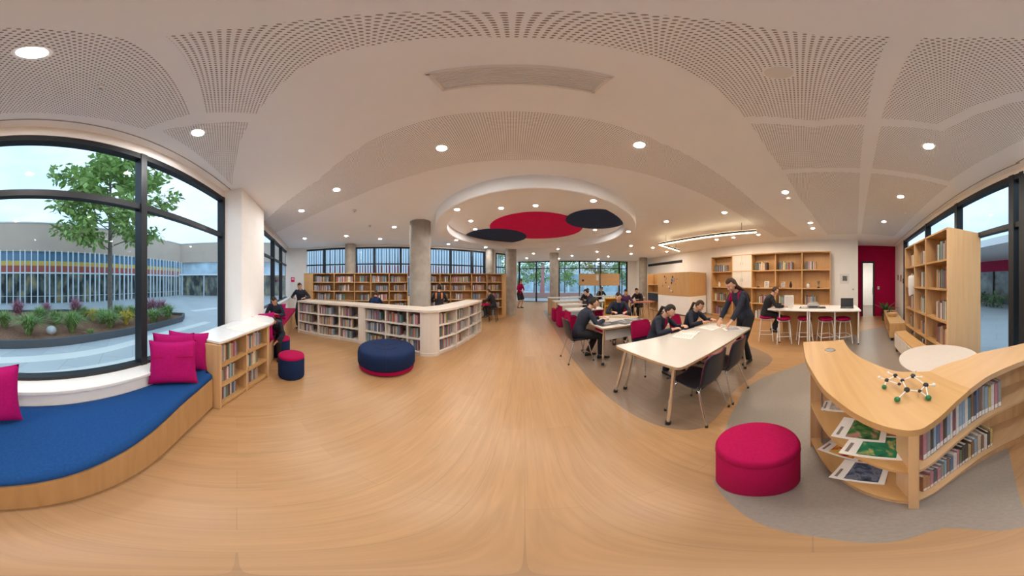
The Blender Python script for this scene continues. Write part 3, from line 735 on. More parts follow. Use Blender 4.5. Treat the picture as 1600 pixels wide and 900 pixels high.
for z, l in ((ZM, 'grey metal bookend on the upper shelf at the island end'), (ZB, 'grey metal bookend on the lower shelf at the island end')):
    t = thing('bookend', l, 'bookend', (1.17, -0.185, z), 0.1, local=True, group='bookends on the curved island')
    m = MB(); m.tube([(0.0, -0.10, 0.006), (0.0, -0.10, 0.20), (0.0, 0.045, 0.20), (0.0, 0.045, 0.006)], 0.006, 6); m.build('wire_frame', M_METAL, t)
    MB().box((0, -0.03, 0.002), (0.10, 0.15, 0.004)).build('foot_plate', M_METAL, t)
x, y = G(1297, 547, ZT)
t = thing('cable_grommet', 'round metal cable cap set in the far end of the curved island top', 'cable cap', (x, y, ZT), local=True)
MB().lathe([(0.036, 0.0), (0.036, 0.003), (0.031, 0.004), (0.03, 0.002), (0.0001, 0.002)], 28).build('cap', M_METAL, t, smooth=40)
MB().lathe([(0.045, 0.0), (0.044, 0.002), (0.036, 0.0025), (0.036, 0.0)], 28, ring=True).build('rim', M_CHROME, t, smooth=40)
# molecule model
x0, y0 = G(1417, 612, ZT)
T = thing('molecule_model', 'black, green and white ball-and-stick molecule model on the island top', 'model', (x0, y0, ZT))
AT = {}
def atom(k, px, py, h, r, mt, nm):
    x, y = G(px, py, ZT + h); AT[k] = Vector((x, y, ZT + h))
    o = MB().ball(AT[k], r, 16).build(nm, mt, T, smooth=60)
M_AB = mat('black_ball', (0.012, 0.013, 0.012), 0.3); M_AG = mat('green_ball', (0.01, 0.14, 0.045), 0.3); M_AW = mat('white_ball', (0.72, 0.70, 0.67), 0.3)
for a in (('b1',1385.5,594,0.040,0.0115,M_AB,'black_ball'),('b2',1399,587,0.05,0.0125,M_AB,'black_ball'),('b3',1410,594.5,0.045,0.0105,M_AB,'black_ball'),('b4',1417,609,0.036,0.0145,M_AB,'black_ball'),
          ('b5',1426.5,587.5,0.05,0.014,M_AB,'black_ball'),('b6',1446.5,601.5,0.045,0.0135,M_AB,'black_ball'),('b7',1437,611,0.03,0.009,M_AB,'black_ball'),('b8',1405,600,0.03,0.009,M_AB,'black_ball'),
          ('g1',1381.5,604.5,0.013,0.0125,M_AG,'green_ball'),('g2',1402,624,0.014,0.014,M_AG,'green_ball'),('g3',1450.5,621.5,0.014,0.014,M_AG,'green_ball'),
          ('w1',1374,589.5,0.055,0.0075,M_AW,'white_ball'),('w2',1387.5,582,0.06,0.007,M_AW,'white_ball'),('w3',1459,601,0.045,0.010,M_AW,'white_ball'),('w4',1430,580,0.075,0.007,M_AW,'white_ball'),('w5',1440,589,0.05,0.006,M_AW,'white_ball')):
    atom(*a)
for a, b in (('g1','b1'),('b1','b8'),('b1','b2'),('b2','b3'),('b3','b8'),('b3','b5'),('b3','b4'),('b4','g2'),('b4','b7'),('b7','b6'),('b7','g3'),('b6','b5'),('b6','w3'),('b5','w4'),('b5','w5'),('b1','w1'),('b2','w2'),('b6','g3')):
    MB().tube([AT[a], AT[b]], 0.0032, 8).build('stick', M_AW, T, smooth=60)

# ================================================================== CREAM BOOKCASES UNDER ONE COUNTER
FL = [(-4.95,2.12),(-4.30,2.42),(-3.76,2.73),(-3.25,2.93),(-3.07,2.955),(-2.52,3.05),(-2.00,3.11),(-1.71,3.14)]
BL = [(-5.16,2.55),(-4.50,2.86),(-3.96,3.17),(-3.40,3.40),(-3.15,3.43),(-2.58,3.53),(-2.06,3.585),(-1.85,3.60)]
FR = [(-1.40,3.32),(-1.20,3.86),(-1.07,4.50),(-0.96,5.03),(-0.91,5.38)]
BR = [(-1.85,3.60),(-1.65,3.98),(-1.54,4.62),(-1.43,5.12),(-1.38,5.46)]
ZS = [0.085, 0.365, 0.64]; CT = 0.905
rows3 = ['bottom', 'middle', 'top']
def low_case(name, label, F, Bk, desc, ref, rr, seed, nb, ends=True):
    T = thing(name, label, 'bookcase', (*F[0], 0))
    case_poly(T, F, Bk, range(len(F)), ZS, CT, 0.026, M_CREAM, M_CREAM, plinth=0.06)
    r = random.Random(seed)
    for k in range(len(F) - 1):
        a, b = V2(F[k]), V2(F[k + 1]); u = (b - a).normalized(); inw = Vector((-u.y, u.x))
        for j, z in enumerate(ZS):
            fill_books(a + u * 0.025, b, inw, z, 0.245, 0.20, r.uniform(0.55, 0.78) if nb[k] == 0 else r.uniform(0.62, 0.8), r, 'on %s shelf, %s, %s' % (rows3[j], desc[k], name_of), ref, 'books in the cream bookcases', setback=0.05)
    return T
name_of = 'far cream bookcase'
low_case('low_bookcase', 'low cream bookcase at the window end of the long counter', FL[:4], BL[:4], ['window bay', 'middle bay', 'blank-panel bay'], 'window end', None, 21, [0,0,0])
name_of = 'cream bookcase behind ottoman'
low_case('low_bookcase', 'low cream bookcase behind the large navy ottoman, before the thick column', FL[4:], BL[4:], ['first bay', 'second bay', 'narrow bay'], 'blank-panel end', None, 22, [1,1,1])
name_of = 'curved cream bookcase'
low_case('low_bookcase', 'low cream bookcase curving away from the corner panel towards the back', FR, BR, ['first bay', 'second bay', 'third bay', 'last bay'], 'corner-panel end', None, 23, [0,0,0,0])
T = thing('filler_cabinet', 'narrow blank cream panel between the two straight cream bookcases', 'cabinet', (*FL[3], 0))
MB().prism([FL[3], FL[4], BL[4], BL[3]], 0.0, CT).build('body', M_CREAM, T); MB().seg(V2(FL[3]) + Vector((0.014, -0.008)), V2(FL[4]) + Vector((-0.014, -0.008)), 0.012, 0.06, CT - 0.01).build('front_panel', M_CREAM, T)
T = thing('corner_cabinet', 'blank rounded cream corner cabinet in front of the thick column', 'cabinet', (*FL[-1], 0))
arc = catmull([(-1.71,3.14,0),(-1.62,3.16,0),(-1.51,3.21,0),(-1.43,3.28,0),(-1.40,3.32,0)], 4)
MB().prism([(p.x, p.y) for p in arc] + [BR[0]], 0.0, CT).build('body', M_CREAM, T, smooth=30)
MB().prism([(p.x + 0.004, p.y - 0.010) for p in arc] + [BR[0]], 0.0, 0.07).build('plinth', M_CREAM, T)
Fo = [(p[0], p[1] - 0.03) for p in FL[:-1]] + [(p.x + 0.008, p.y - 0.03) for p in arc[:-4]] + [(p[0] + 0.03, p[1] - 0.01) for p in FR]
cs = catmull([(*p, 0) for p in Fo], 3)
T = thing('counter_top', 'long pale bent counter top running over the cream bookcases', 'counter', (-1.7, 3.3, CT))
MB().prism([(p.x, p.y) for p in cs] + [(p[0] - 0.02, p[1] + 0.01) for p in BR[::-1]] + [(p[0], p[1] + 0.02) for p in BL[::-1][1:]], CT, CT + 0.045).build('top_board', wood('counter_top_laminate', (0.66, 0.57, 0.47), (0.72, 0.63, 0.53), 'x', 0.3), T, bevel=0.008)

# ================================================================== BACK BOOKCASES
def back_case(label, p, q, pxs, blank, desc, seed, depth=0.36, ztop=1.82):
    p = V2(p); q = V2(q); u = (q - p).normalized(); inw = Vector((-u.y, u.x))
    ss = [brg(x, p, u) for x in pxs]
    F = [p + u * s for s in ss]; Bk = [f + inw * depth for f in F]
    T = thing('tall_bookcase', label, 'bookcase', (F[0].x, F[0].y, 0))
    zs = [0.09, 0.44, 0.79, 1.14, 1.48, ztop]
    case_poly(T, F, Bk, range(len(F)), zs, ztop, 0.03, M_OAKV, M_OAKX, M_OAKV, plinth=0.06)
    r = random.Random(seed)
    for k in range(len(F) - 1):
        if k in blank:
            MB().seg(F[k] + inw * 0.01, F[k + 1] + inw * 0.01, 0.02, 0.06, ztop).build('blank_panel', M_OAKV, T); continue
        for j, z in enumerate(zs[:-1]):
            st = r.choice([0.04, 0.06, 0.2])
            fill_books(F[k], F[k + 1], inw, z, 0.27, 0.2, r.uniform(0.55, 0.95), r, 'x', 'x', 'x', setback=0.06, start=st, wr_=(0.02, 0.045))
    return T
back_case('tall oak bookcase under the back windows, left of the thick column', (-6.75, 3.15), (-3.9, 6.1), (475.5, 488.5, 522, 554, 579.5, 608, 637), [0], '', 31)
back_case('tall oak bookcase between the thick column and the passage column', (-3.15, 6.75), (-0.27, 7.75), (672.5, 687.5, 704, 737, 761, 785, 790.5), [5], '', 32)

# ================================================================== DISPLAY BOOKCASE ON THE RIGHT WALL
u = PU; inw = -PN
dp = 0.38
Pf = Q + PN * dp
ss = [brg(x, Pf, u) for x in (1112, 1144, 1174.5, 1211.5, 1253, 1297)]
F = [Pf + u * s for s in ss]; Bk = [f + inw * (dp - 0.02) for f in F]
T = thing('display_bookcase', 'built-in oak display bookcase with open compartments along the right wall', 'bookcase', (F[0].x, F[0].y, 0))
DZS = [0.09, 0.68, 1.27, 1.92, 2.56]
case_poly(T, F, Bk, range(len(F)), DZS, 2.56, 0.035, M_OAKV, M_OAKX, M_OAKV, plinth=0.06)
for z0, z1 in ((1.27, 1.885), (1.92, 2.525)):
    a, b = F[1] + u * 0.02, F[2] - u * 0.02; mid = (a + b) / 2
    for p, q, hx in ((a, mid - u * 0.003, 0.9), (mid + u * 0.003, b, 0.1)):
        d_ = MB().seg(p + inw * 0.015, q + inw * 0.015, 0.02, z0, z1).build('door', M_CREAM, T)
        h_ = p + (q - p) * hx - inw * 0.006
        MB().tube([(h_.x, h_.y, z0 + 0.22), (h_.x, h_.y, z0 + 0.34)], 0.006, 6).build('handle', M_METAL, d_)
r = random.Random(41); rown = ['bottom', 'second', 'third', 'top']
DISP = [(k, j) for k in range(5) for j in range(4)]
for k, j in DISP:
    if k == 1 and j >= 2: continue
    if (j in (1, 3, 0)) :
        fill_books(F[k], F[k + 1], inw, DZS[j], 0.36, 0.22, r.uniform(0.5, 0.75), r, 'x', 'x', 'x', setback=0.08, start=r.choice([0.1, 0.25]), wr_=(0.025, 0.05), hmin=0.6)
cn = ['end bay beside the pinboard cabinet', 'bay with white doors', 'middle bay', 'bay behind the high table', 'bay nearest the maroon wall']
cells = [(0, 2), (2, 2), (3, 2), (4, 2)]
def ornament(k, j, s, kind, label, mt):
    p = F[k] + (F[k + 1] - F[k]) * s + inw * 0.16
    t = thing(kind, label, {'vase': 'vase', 'trophy': 'trophy', 'framed_photo': 'picture', 'jar': 'jar'}[kind], (p.x, p.y, DZS[j]), math.atan2(-inw.x, inw.y), local=True, group='ornaments in the display bookcase')
    if kind == 'vase':
        MB().lathe([(0.03, 0), (0.055, 0.06), (0.05, 0.13), (0.022, 0.19), (0.03, 0.22)], 20).build('body', mt, t, smooth=50); MB().lathe([(0.026, 0.22), (0.034, 0.225), (0.026, 0.232)], 20, ring=True).build('rim', M_METAL, t, smooth=50)
    elif kind == 'jar':
        MB().lathe([(0.06, 0), (0.065, 0.02), (0.065, 0.13), (0.05, 0.15)], 20).build('body', mt, t, smooth=50); MB().lathe([(0.052, 0.15), (0.052, 0.175), (0.01, 0.18)], 20).build('lid', M_METAL, t, smooth=50)
    elif kind == 'trophy':
        MB().box((0, 0, 0.02), (0.09, 0.09, 0.04)).build('plinth', M_BLACK, t); MB().lathe([(0.012, 0.04), (0.012, 0.12), (0.04, 0.16), (0.06, 0.25), (0.055, 0.25), (0.02, 0.17)], 20).build('cup', mt, t, smooth=50)
    else:
        MB().box((0, 0.02, 0.12), (0.19, 0.018, 0.24), rot=Matrix.Rotation(-0.15, 3, 'X')).build('frame', mt, t); MB().box((0, 0.008, 0.12), (0.15, 0.006, 0.19), rot=Matrix.Rotation(-0.15, 3, 'X')).build('picture', mat('small_picture', (0.45, 0.42, 0.4), 0.4, var=0.5, scale=14), t)
ornament(0, 2, 0.28, 'vase', 'slim white vase in the third shelf row beside the pinboard cabinet', M_WHITE)
ornament(0, 2, 0.66, 'jar', 'grey lidded jar in the third shelf row beside the pinboard cabinet', M_CONC)
ornament(2, 2, 0.22, 'trophy', 'small cup trophy on black plinth above the boy at high table', M_CHROME)
ornament(2, 2, 0.58, 'framed_photo', 'small pale framed photo above the boy at the high table', M_WHITE)
ornament(3, 2, 0.25, 'framed_photo', 'small framed photo beside the tall black-and-white figure', M_OAKX)
ornament(3, 2, 0.55, 'vase', 'dark vase above the white tablet screen', M_NAVYP)
ornament(4, 2, 0.2, 'jar', 'white lidded jar in the bay nearest the maroon wall', M_WHITE)
ornament(4, 2, 0.58, 'trophy', 'slim cup trophy in the bay nearest the maroon wall', M_METAL)

# ================================================================== TALL END BOOKCASE BY THE RIGHT WINDOW
p2, p1 = polar(1414, 4.2), polar(1480, 2.52)
p2, p1 = V2(p2), V2(p1); u = (p1 - p2).normalized(); inw = Vector((-u.y, u.x))
ss = [0.0, brg(1428.5, p2, u), brg(1446, p2, u), (p1 - p2).length]
F = [p2 + u * s for s in ss]; Bk = [f + inw * 0.60 for f in F]
T = thing('end_bookcase', 'tall birch bookcase with a wide plain end panel beside the right window', 'bookcase', (F[-1].x, F[-1].y, 0))
EZ = [0.10, 0.54, 0.94, 1.40, 1.81, 2.25]
F_in = [f for f in F]
case_poly(T, F, [f + inw * 0.32 for f in F], [0, 1, 2], EZ[:-1] , 2.25, 0.028, M_BIRCH, M_BIRCHX, M_BIRCH, plinth=0.07)
MB().seg(F[-1], Bk[-1], 0.034, 0.0, 2.25, side=0.0).build('end_panel', M_PANEL, T, bevel=0.003)
MB().prism([F[0], F[-1], Bk[-1], Bk[0]], 2.222, 2.25).build('top_board', M_BIRCHX, T)
MB().seg(Bk[0], Bk[-1], 0.02, 0.0, 2.222).build('rear_panel', M_BIRCH, T)
MB().seg(F[0] + inw * 0.32, Bk[0], 0.028, 0.0, 2.222).build('end_panel', M_BIRCH, T)
rowe = ['lowest', 'second', 'third', 'fourth', 'highest']; baye = ['far', 'middle', 'near']
r = random.Random(52)
warm = [c for c in BCOL if c[0] in ('brown', 'grey', 'orange', 'teal', 'white', 'navy', 'cream', 'maroon', 'green')]
for k in range(3):
    for j in range(5):
        Ln = (F[k + 1] - F[k]).length
        st = Ln * (0.42 if k == 2 else 0.38)
        fill_books(F[k], F[k + 1], inw, EZ[j], 0.35 if j in (0, 2) else 0.32, 0.24, 0.955, r, 'on %s shelf up, %s bay, tall end bookcase' % (rowe[j], baye[k]), 'end-panel side', 'books in the tall end bookcase', setback=0.05, start=st, wr_=(0.022, 0.045), cols=warm, side=-1)
# white bag hanging on its front
hx = V2(polar(1425.5, 3.72)); vw = hx.normalized(); u = Vector((vw.y, -vw.x)); inw = vw
T = thing('cloth_bag', 'white cloth bag hanging on the front of the tall end bookcase', 'bag', (hx.x, hx.y, 1.24))
m = MB(); rings = []
for i, (z, wd, dpp) in enumerate(((1.615, 0.055, 0.012), (1.59, 0.080, 0.022), (1.50, 0.085, 0.032), (1.40, 0.082, 0.036), (1.30, 0.080, 0.03), (1.24, 0.07, 0.012))):
    rings.append([(hx.x + u.x * wd * math.cos(a) - inw.x * dpp * math.sin(a), hx.y + u.y * wd * math.cos(a) - inw.y * dpp * math.sin(a), z + 0.03 * math.cos(a) * (i > 3) + 0.006 * math.sin(5 * a)) for a in [2 * PI * j / 24 for j in range(24)]])
m.loft(rings); m.build('body', mat('white_cloth', (0.70, 0.70, 0.72), 0.85, var=0.08, scale=9, bump=0.3), T, smooth=60)
MB().tube([(hx.x - u.x * 0.04, hx.y - u.y * 0.04, 1.60), (hx.x + inw.x * 0.05, hx.y + inw.y * 0.05, 1.66), (hx.x + u.x * 0.04, hx.y + u.y * 0.04, 1.60)], 0.006, 6).build('strap', M_WHITE, T)

# ================================================================== LOW BOOKCASE BY THE BENCH
Af, Bf = Vector((-1.87, -0.03)), Vector((-2.60, 0.63))
T = thing('window_bookcase', 'low birch bookcase with white top at the end of the window bench', 'bookcase', (Af.x, Af.y, 0))
Fm = [Af, Vector((-2.255, 0.285)), Bf]
Bk = [WL(0.99, 0.205), WL(1.55, 0.205), WL(2.3, 0.205)]
Bk = [Vector((-2.01, -0.36)), Vector((-2.50, -0.02)), Vector((-2.98, 0.27))]
LZ = [0.07, 0.335, 0.60]; LT = 0.845
case_poly(T, Fm, Bk, [0, 1, 2], LZ, LT, 0.03, M_BIRCH, M_BIRCHX, M_BIRCH, plinth=0.05)
MB().seg(Af + Vector((0.008, -0.0)), Bk[0] + Vector((0.008, 0.0)), 0.05, 0, LT).build('end_panel', M_BIRCH, T, bevel=0.006)
edge = catmull([(-1.85,-0.05,0),(-1.885,-0.01,0),(-2.25,0.305,0),(-2.60,0.655,0),(-2.85,0.80,0),(-3.15,0.82,0),(-3.36,0.66,0)], 5)
top = [(p.x, p.y) for p in edge] + [(-3.30, 0.42), (-2.05, -0.375)]
MB().prism(top, LT, LT + 0.012).build('top_edge', M_BIRCHX, T)
MB().prism(top, LT + 0.012, LT + 0.035).build('top_board', mat('glossy_white', (0.80, 0.80, 0.80), 0.16), T, bevel=0.004)
MB().seg(Bf, Vector((-3.20, 0.80)), 0.03, 0, LT).build('end_panel', M_BIRCH, T)
r = random.Random(61)
for k in range(2):
    a, b = Fm[k], Fm[k + 1]; u = (b - a).normalized(); inw = Vector((-u.y, u.x))
    if inw.dot(Bk[k] - Fm[k]) < 0: inw = -inw
    for j, z in enumerate(LZ):
        fill_books(a + u * 0.04, b, inw, z, 0.225, 0.18, r.uniform(0.6, 0.8), r, 'on %s shelf, %s, bench-end bookcase' % (rows3[j], ['bench bay', 'far bay'][k]), 'bench side', 'books in the bench-end bookcase', setback=0.05)
x, y = G(371, 509, 0.88)
T = thing('paper_sheet', 'large white folded sheet lying on the bench-end bookcase top', 'paper', (-2.55, 0.35, 0.881), 2.4, local=True)
MB().box((0, 0, 0.0012), (0.62, 0.34, 0.0024)).build('sheet', M_PAPER, T); MB().box((0.0, 0.0, 0.0026), (0.004, 0.34, 0.0006)).build('fold', M_PAGE, T)

# ------------------------------------------------------------------ link the books
BOOKS_IND = [b for b in BOOKS if b['group'] != 'x']; BOOKS_IND.sort(key=lambda b: -b['size'])
far_books = [b for b in BOOKS if b['group'] == 'x'] + BOOKS_IND[300:]
seen = {}
for b in BOOKS_IND[:300]:
    o = bpy.data.objects.new('book', BME[b['c']]); C.objects.link(o)
    o.location = b['p']; o.rotation_euler = (0, 0, b['rz']); o.scale = b['s']
    tag(o, b['label'], 'book', b['group'])
    if b['lab']:
        l = bpy.data.objects.new('spine_label', LABEL_ME); C.objects.link(l); l.parent = o
        l.location = (0.06, -0.004, 0.04); l.scale = (0.88, 1, 0.16)
mb = MB(); names = [n for n, _ in BCOL]
for b in far_books:
    R = Matrix.Rotation(b['rz'], 3, 'Z'); w_, d, h = b['s']
    c = Vector(b['p']) + R @ Vector((w_ / 2, d / 2, h / 2)); mb.box(c, (w_, d, h * 0.995), b['rz'], m=names.index(b['c']))
o = mb.build('books', [bpy.data.materials['book_' + n] for n in names])
tag(o, 'rows of small books filling the far oak and cream bookcases', 'books', kind='stuff')
# ================================================================== WINDOW BENCH AND CUSHIONS
front = [(0.06,-0.56),(-0.18,-0.50),(-0.385,-0.46),(-0.74,-0.41),(-1.27,-0.315),(-1.62,-0.20),(-1.83,-0.115)]
fr = [(p.x, p.y) for p in catmull([(*p, 0) for p in front], 6)]
def fo(d): return [(x + d * 0.12, y - d) for x, y in fr]
backp = [(-1.99,-0.36), tuple(WL(0.9, 0.215)), tuple(WL(-0.75, 0.215))]
backp = [(-2.00,-0.345)] + [tuple(WL(s, 0.215)) for s in (1.0, 0.4, -0.3, -0.72)]
T = thing('window_bench', 'long curved birch window bench with a thick navy seat cushion', 'bench', (-0.74, -0.41, 0))
MB().prism(fo(0.05) + backp, 0.0, 0.05).build('plinth', M_DARKK, T)
MB().prism(fo(0.0) + backp, 0.05, 0.445).build('wooden_base', M_BENCHW, T, bevel=0.003)
m = MB(); lay = [(0.012, 0.446), (0.0, 0.47), (0.006, 0.50), (0.03, 0.522), (0.07, 0.53)]
n = len(fr)
def lerp(a, b, t): return (a[0] + (b[0] - a[0]) * t, a[1] + (b[1] - a[1]) * t)
# back line resampled to the same count
bl = [Vector(p) for p in backp[::-1]]; seg = [(bl[i + 1] - bl[i]).length for i in range(len(bl) - 1)]; tot = sum(seg)
def bat(t):
    s = t * tot
    for i, L_ in enumerate(seg):
        if s <= L_ + 1e-9: return bl[i] + (bl[i + 1] - bl[i]) * (s / L_)
        s -= L_
    return bl[-1]
rows = []
for d, z in lay: rows.append([(x + d * 0.12, y - d, z) for x, y in fr])
for t, z in ((0.3, 0.535), (0.6, 0.535), (0.9, 0.53), (0.98, 0.515), (1.0, 0.49), (1.0, 0.446)):
    rows.append([(*lerp(fr[i], bat(i / (n - 1)), t), z) for i in range(n)])
fs = [(i * n + j, i * n + j + 1, (i + 1) * n + j + 1, (i + 1) * n + j) for i in range(len(rows) - 1) for j in range(n - 1)]
m.add([p for r_ in rows for p in r_], [f[::-1] for f in fs])
k = len(rows)
m.f.append(tuple(i * n for i in range(k))); m.m.append(0); m.f.append(tuple(i * n + n - 1 for i in range(k))[::-1]); m.m.append(0)
m.f.append(tuple(range(n)) + tuple((k - 1) * n + j for j in range(n - 1, -1, -1))); m.m.append(0)
m.build('seat_cushion', M_NAVYS, T, smooth=50)
def pillow_mesh(sz=0.43, th=0.066):
    m = MB(); N = 22; vs = []
    for sgn in (1, -1):
        for i in range(N + 1):
            for j in range(N + 1):
                u = i / N * 2 - 1; v = j / N * 2 - 1
                e = (1 - u ** 4) * (1 - v ** 4)
                pin = 1 - 0.09 * ((1 - u * u) * abs(v) ** 3 * 0 + (1 - abs(u) ** 2.0) * (abs(v) ** 6)); pin2 = 1 - 0.09 * (1 - abs(v) ** 2.0) * (abs(u) ** 6)
                x = u * sz / 2 * pin2; z = v * sz / 2 * pin
                y = sgn * th * (e ** 0.55) * (1 + 0.08 * math.sin(5 * u + 2 * v) * e)
                vs.append((x, y, z + sz / 2))
    o2 = (N + 1) ** 2; fs = []
    for i in range(N):
        for j in range(N):
            a = i * (N + 1) + j; fs.append((a, a + N + 1, a + N + 2, a + 1)); b = a + o2; fs.append((b, b + 1, b + N + 2, b + N + 1))
    m.add(vs, fs)
    def seamfold(zz, lo=-0.2, hi=0.2): pass
    return m
pm = pillow_mesh().mesh('pillow_cover', M_MAGP, smooth=180)
pipe = MB(); q = 0.43 / 2; edge = []
for k_ in range(4):
    for i in range(16):
        t_ = i / 16 * 2 - 1; u_, v_ = ((t_, -1), (1, t_), (-t_, 1), (-1, -t_))[k_]
        edge.append((u_ * q * (1 - 0.09 * (1 - v_ * v_) * abs(u_) ** 6), 0, v_ * q * (1 - 0.09 * (1 - u_ * u_) * abs(v_) ** 6) + q))
pipe.tube(edge + [edge[0]], 0.003, 6)
pipe_me = pipe.mesh('pillow_piping', M_MAGP, smooth=60)
fold = MB().box((0, 0.0635, 0.282), (0.36, 0.006, 0.007)); 
fold_me = fold.mesh('front_seam', M_MAG)
def pillow(loc, rz, tilt, label, roll=0.0, seam=False):
    t = thing('cushion', label, 'cushion', loc, rz, group='magenta cushions on the window bench', local=True)
    t.rotation_euler = (tilt, roll, rz)
    a = bpy.data.objects.new('cover', pm); C.objects.link(a); a.parent = t
    b = bpy.data.objects.new('piping', pipe_me); C.objects.link(b); b.parent = t
    if seam: c = bpy.data.objects.new('front_seam', fold_me); C.objects.link(c); c.parent = t
    return t
def face(px): return math.radians(-(px - 800) * 0.2) + PI
# local +y points to the camera
def towards(px): 
    lo = math.radians((px - 800) * 0.2); return math.atan2(math.sin(lo), -math.cos(lo)) 
def rz_to(dx, dy): return math.atan2(-dx, dy)
p = Vector((-1.515, -0.43)); pillow((p.x, p.y, 0.538), rz_to(-p.x, -p.y + 0.1), 0.22, 'front magenta cushion with a seam, beside the window mullion', seam=True)
p = Vector((-1.84, -0.385)); pillow((p.x, p.y, 0.538), rz_to(-p.x + 0.5, -p.y + 0.2), 0.20, 'magenta cushion leaning on the bench-end bookcase panel', roll=-0.08)
p = Vector((-1.77, -0.50)); pillow((p.x, p.y, 0.538), rz_to(-p.x, -p.y), 0.12, 'magenta cushion half hidden behind two others at bench end')
p = Vector((-0.27, -0.99)); pillow((p.x, p.y, 0.54), rz_to(-p.x - 0.05, -p.y), 0.2, 'magenta cushion at the near end of the window bench')
# second bench beyond the bookcase
T = thing('window_bench', 'short bench under the far left window, behind the bench-end bookcase', 'bench', (*WL(4.0, 0.4), 0))
MB().seg(WL(2.95, 0.44), WL(7.2, 0.44), 0.46, 0.0, 0.40).build('wooden_base', M_BIRCH, T); MB().seg(WL(2.95, 0.44), WL(7.2, 0.44), 0.46, 0.40, 0.46).build('seat_cushion', M_MAG, T, bevel=0.015)
p = WL(3.05, 0.52); pillow((p.x, p.y, 0.465), rz_to(-p.x, -p.y), 0.1, 'magenta cushion showing above the white bookcase top, nearer the window')
p = WL(3.42, 0.50); pillow((p.x, p.y, 0.465), rz_to(-p.x, -p.y), 0.15, 'magenta cushion showing above the white bookcase top, farther along', roll=0.1)
p = WL(4.95, 0.42); pillow((p.x, p.y, 0.465), rz_to(-p.x, -p.y), 0.2, 'red-magenta cushion behind the reading children')

# ================================================================== OTTOMAN, STOOLS, POUF
T = thing('ottoman', 'large round navy ottoman with a magenta base and stitched wedges', 'ottoman', (-1.97, 2.41, 0), rz_to(1.97, -2.41), local=True)
R_ = 0.485
MB().lathe([(R_ * 0.90, 0.022), (R_ * 0.955, 0.028), (R_ * 0.965, 0.095), (R_ * 0.93, 0.11)], 56).build('base_band', M_MAG, T, smooth=40)
MB().lathe([(R_ * 0.95, 0.098), (R_ * 0.985, 0.106), (R_, 0.13), (R_ * 1.005, 0.29), (R_ * 0.985, 0.345), (R_ * 0.93, 0.375), (R_ * 0.80, 0.388), (R_ * 0.4, 0.395), (0.001, 0.396)], 64).build('seat', M_NAVY, T, smooth=60)
st = MB()
for k in range(3):
    a = PI / 2 + 2 * PI * k / 3
    pth = [(0.001, 0.3975), (R_ * 0.4, 0.3965), (R_ * 0.80, 0.3895), (R_ * 0.932, 0.376), (R_ * 0.988, 0.345), (R_ * 1.007, 0.29), (R_ * 1.002, 0.13), (R_ * 0.99, 0.105)]
    st.tube([(r_ * math.cos(a), r_ * math.sin(a), z) for r_, z in pth], 0.0035, 6)
st.tube([(R_ * 0.42 * math.cos(2*PI*j/40), R_ * 0.42 * math.sin(2*PI*j/40), 0.3965) for j in range(21)], 0.0025, 5)
st.build('seams', mat('navy_seam', (0.012, 0.018, 0.04), 0.8), T)
for k in range(4):
    a = PI / 2 + k * PI / 2; MB().lathe([(0.02, 0.0), (0.022, 0.024)], 12, (0.40 * math.cos(a), 0.40 * math.sin(a), 0)).build('foot', M_BLACK, T)
def drum(loc, r_, h, label, top_m, side_m, name='stool', cat='stool', lid=0.06, grp=None):
    t = thing(name, label, cat, (*loc, 0), group=grp, local=True)
    MB().lathe([(r_ * 0.93, 0.0), (r_ * 0.97, 0.012), (r_, 0.04), (r_, h - lid), (r_ * 0.985, h - lid + 0.004)], 48).build('body', side_m, t, smooth=50)
    MB().lathe([(r_ * 0.98, h - lid + 0.003), (r_ * 1.004, h - lid + 0.01), (r_ * 1.006, h - 0.03), (r_ * 0.975, h - 0.010), (r_ * 0.90, h - 0.001), (r_ * 0.5, h + 0.003), (0.001, h + 0.004)], 48).build('seat_pad', top_m, t, smooth=60)
    MB().lathe([(r_ * 1.004, h - lid + 0.004), (r_ * 1.012, h - lid + 0.007), (r_ * 1.004, h - lid + 0.010)], 48, ring=True).build('piping', side_m, t, smooth=60)
    return t
drum(polar(455, 2.745), 0.198, 0.385, 'round navy stool with magenta top standing alone on the floor', M_MAG, M_NAVY, lid=0.05, grp='round stools by the window')
drum(polar(437, 3.66), 0.205, 0.385, 'round navy stool with magenta top under the hunched reading child', M_MAG, M_NAVY, lid=0.05, grp='round stools by the window')
drum(polar(1184.5, 0.862), 0.198, 0.525, 'large magenta drum pouf on the grey floor beside the curved island', M_MAG, M_MAG, 'pouf', 'pouf', lid=0.075)

# ================================================================== TABLES
def leg(T, p0, p1, r_=0.02, foot=True, mt=None, name='leg'):
    o = MB().tube([p0, p1], r_, 14).build(name, mt or M_CHROME, T, smooth=60)
    if foot:
        d = (Vector(p1) - Vector(p0)).normalized(); q = Vector(p1)
        MB().tube([q - d * 0.05, q - d * 0.045, q], [r_ * 1.05, r_ * 1.35, r_ * 1.3], 12).build('foot', M_BLACK, o, smooth=50)
    return o
def round_poly(P, rad, n=5):
    out = []; P = [V2(p) for p in P]
    for i in range(len(P)):
        a, b, c = P[i - 1], P[i], P[(i + 1) % len(P)]
        u = (a - b).normalized(); v = (c - b).normalized()
        for k in range(n + 1):
            t = k / n; p0 = b + u * rad; p1 = b + v * rad
            out.append((p0 * (1 - t) ** 2 + b * 2 * t * (1 - t) + p1 * t * t))
    return out
M_EDGE = wood('table_edge_ply', (0.42, 0.27, 0.14), (0.50, 0.33, 0.18), 'x', 0.5)
M_TOP = mat('table_top_white', (0.58, 0.54, 0.48), 0.28, var=0.015, scale=4)
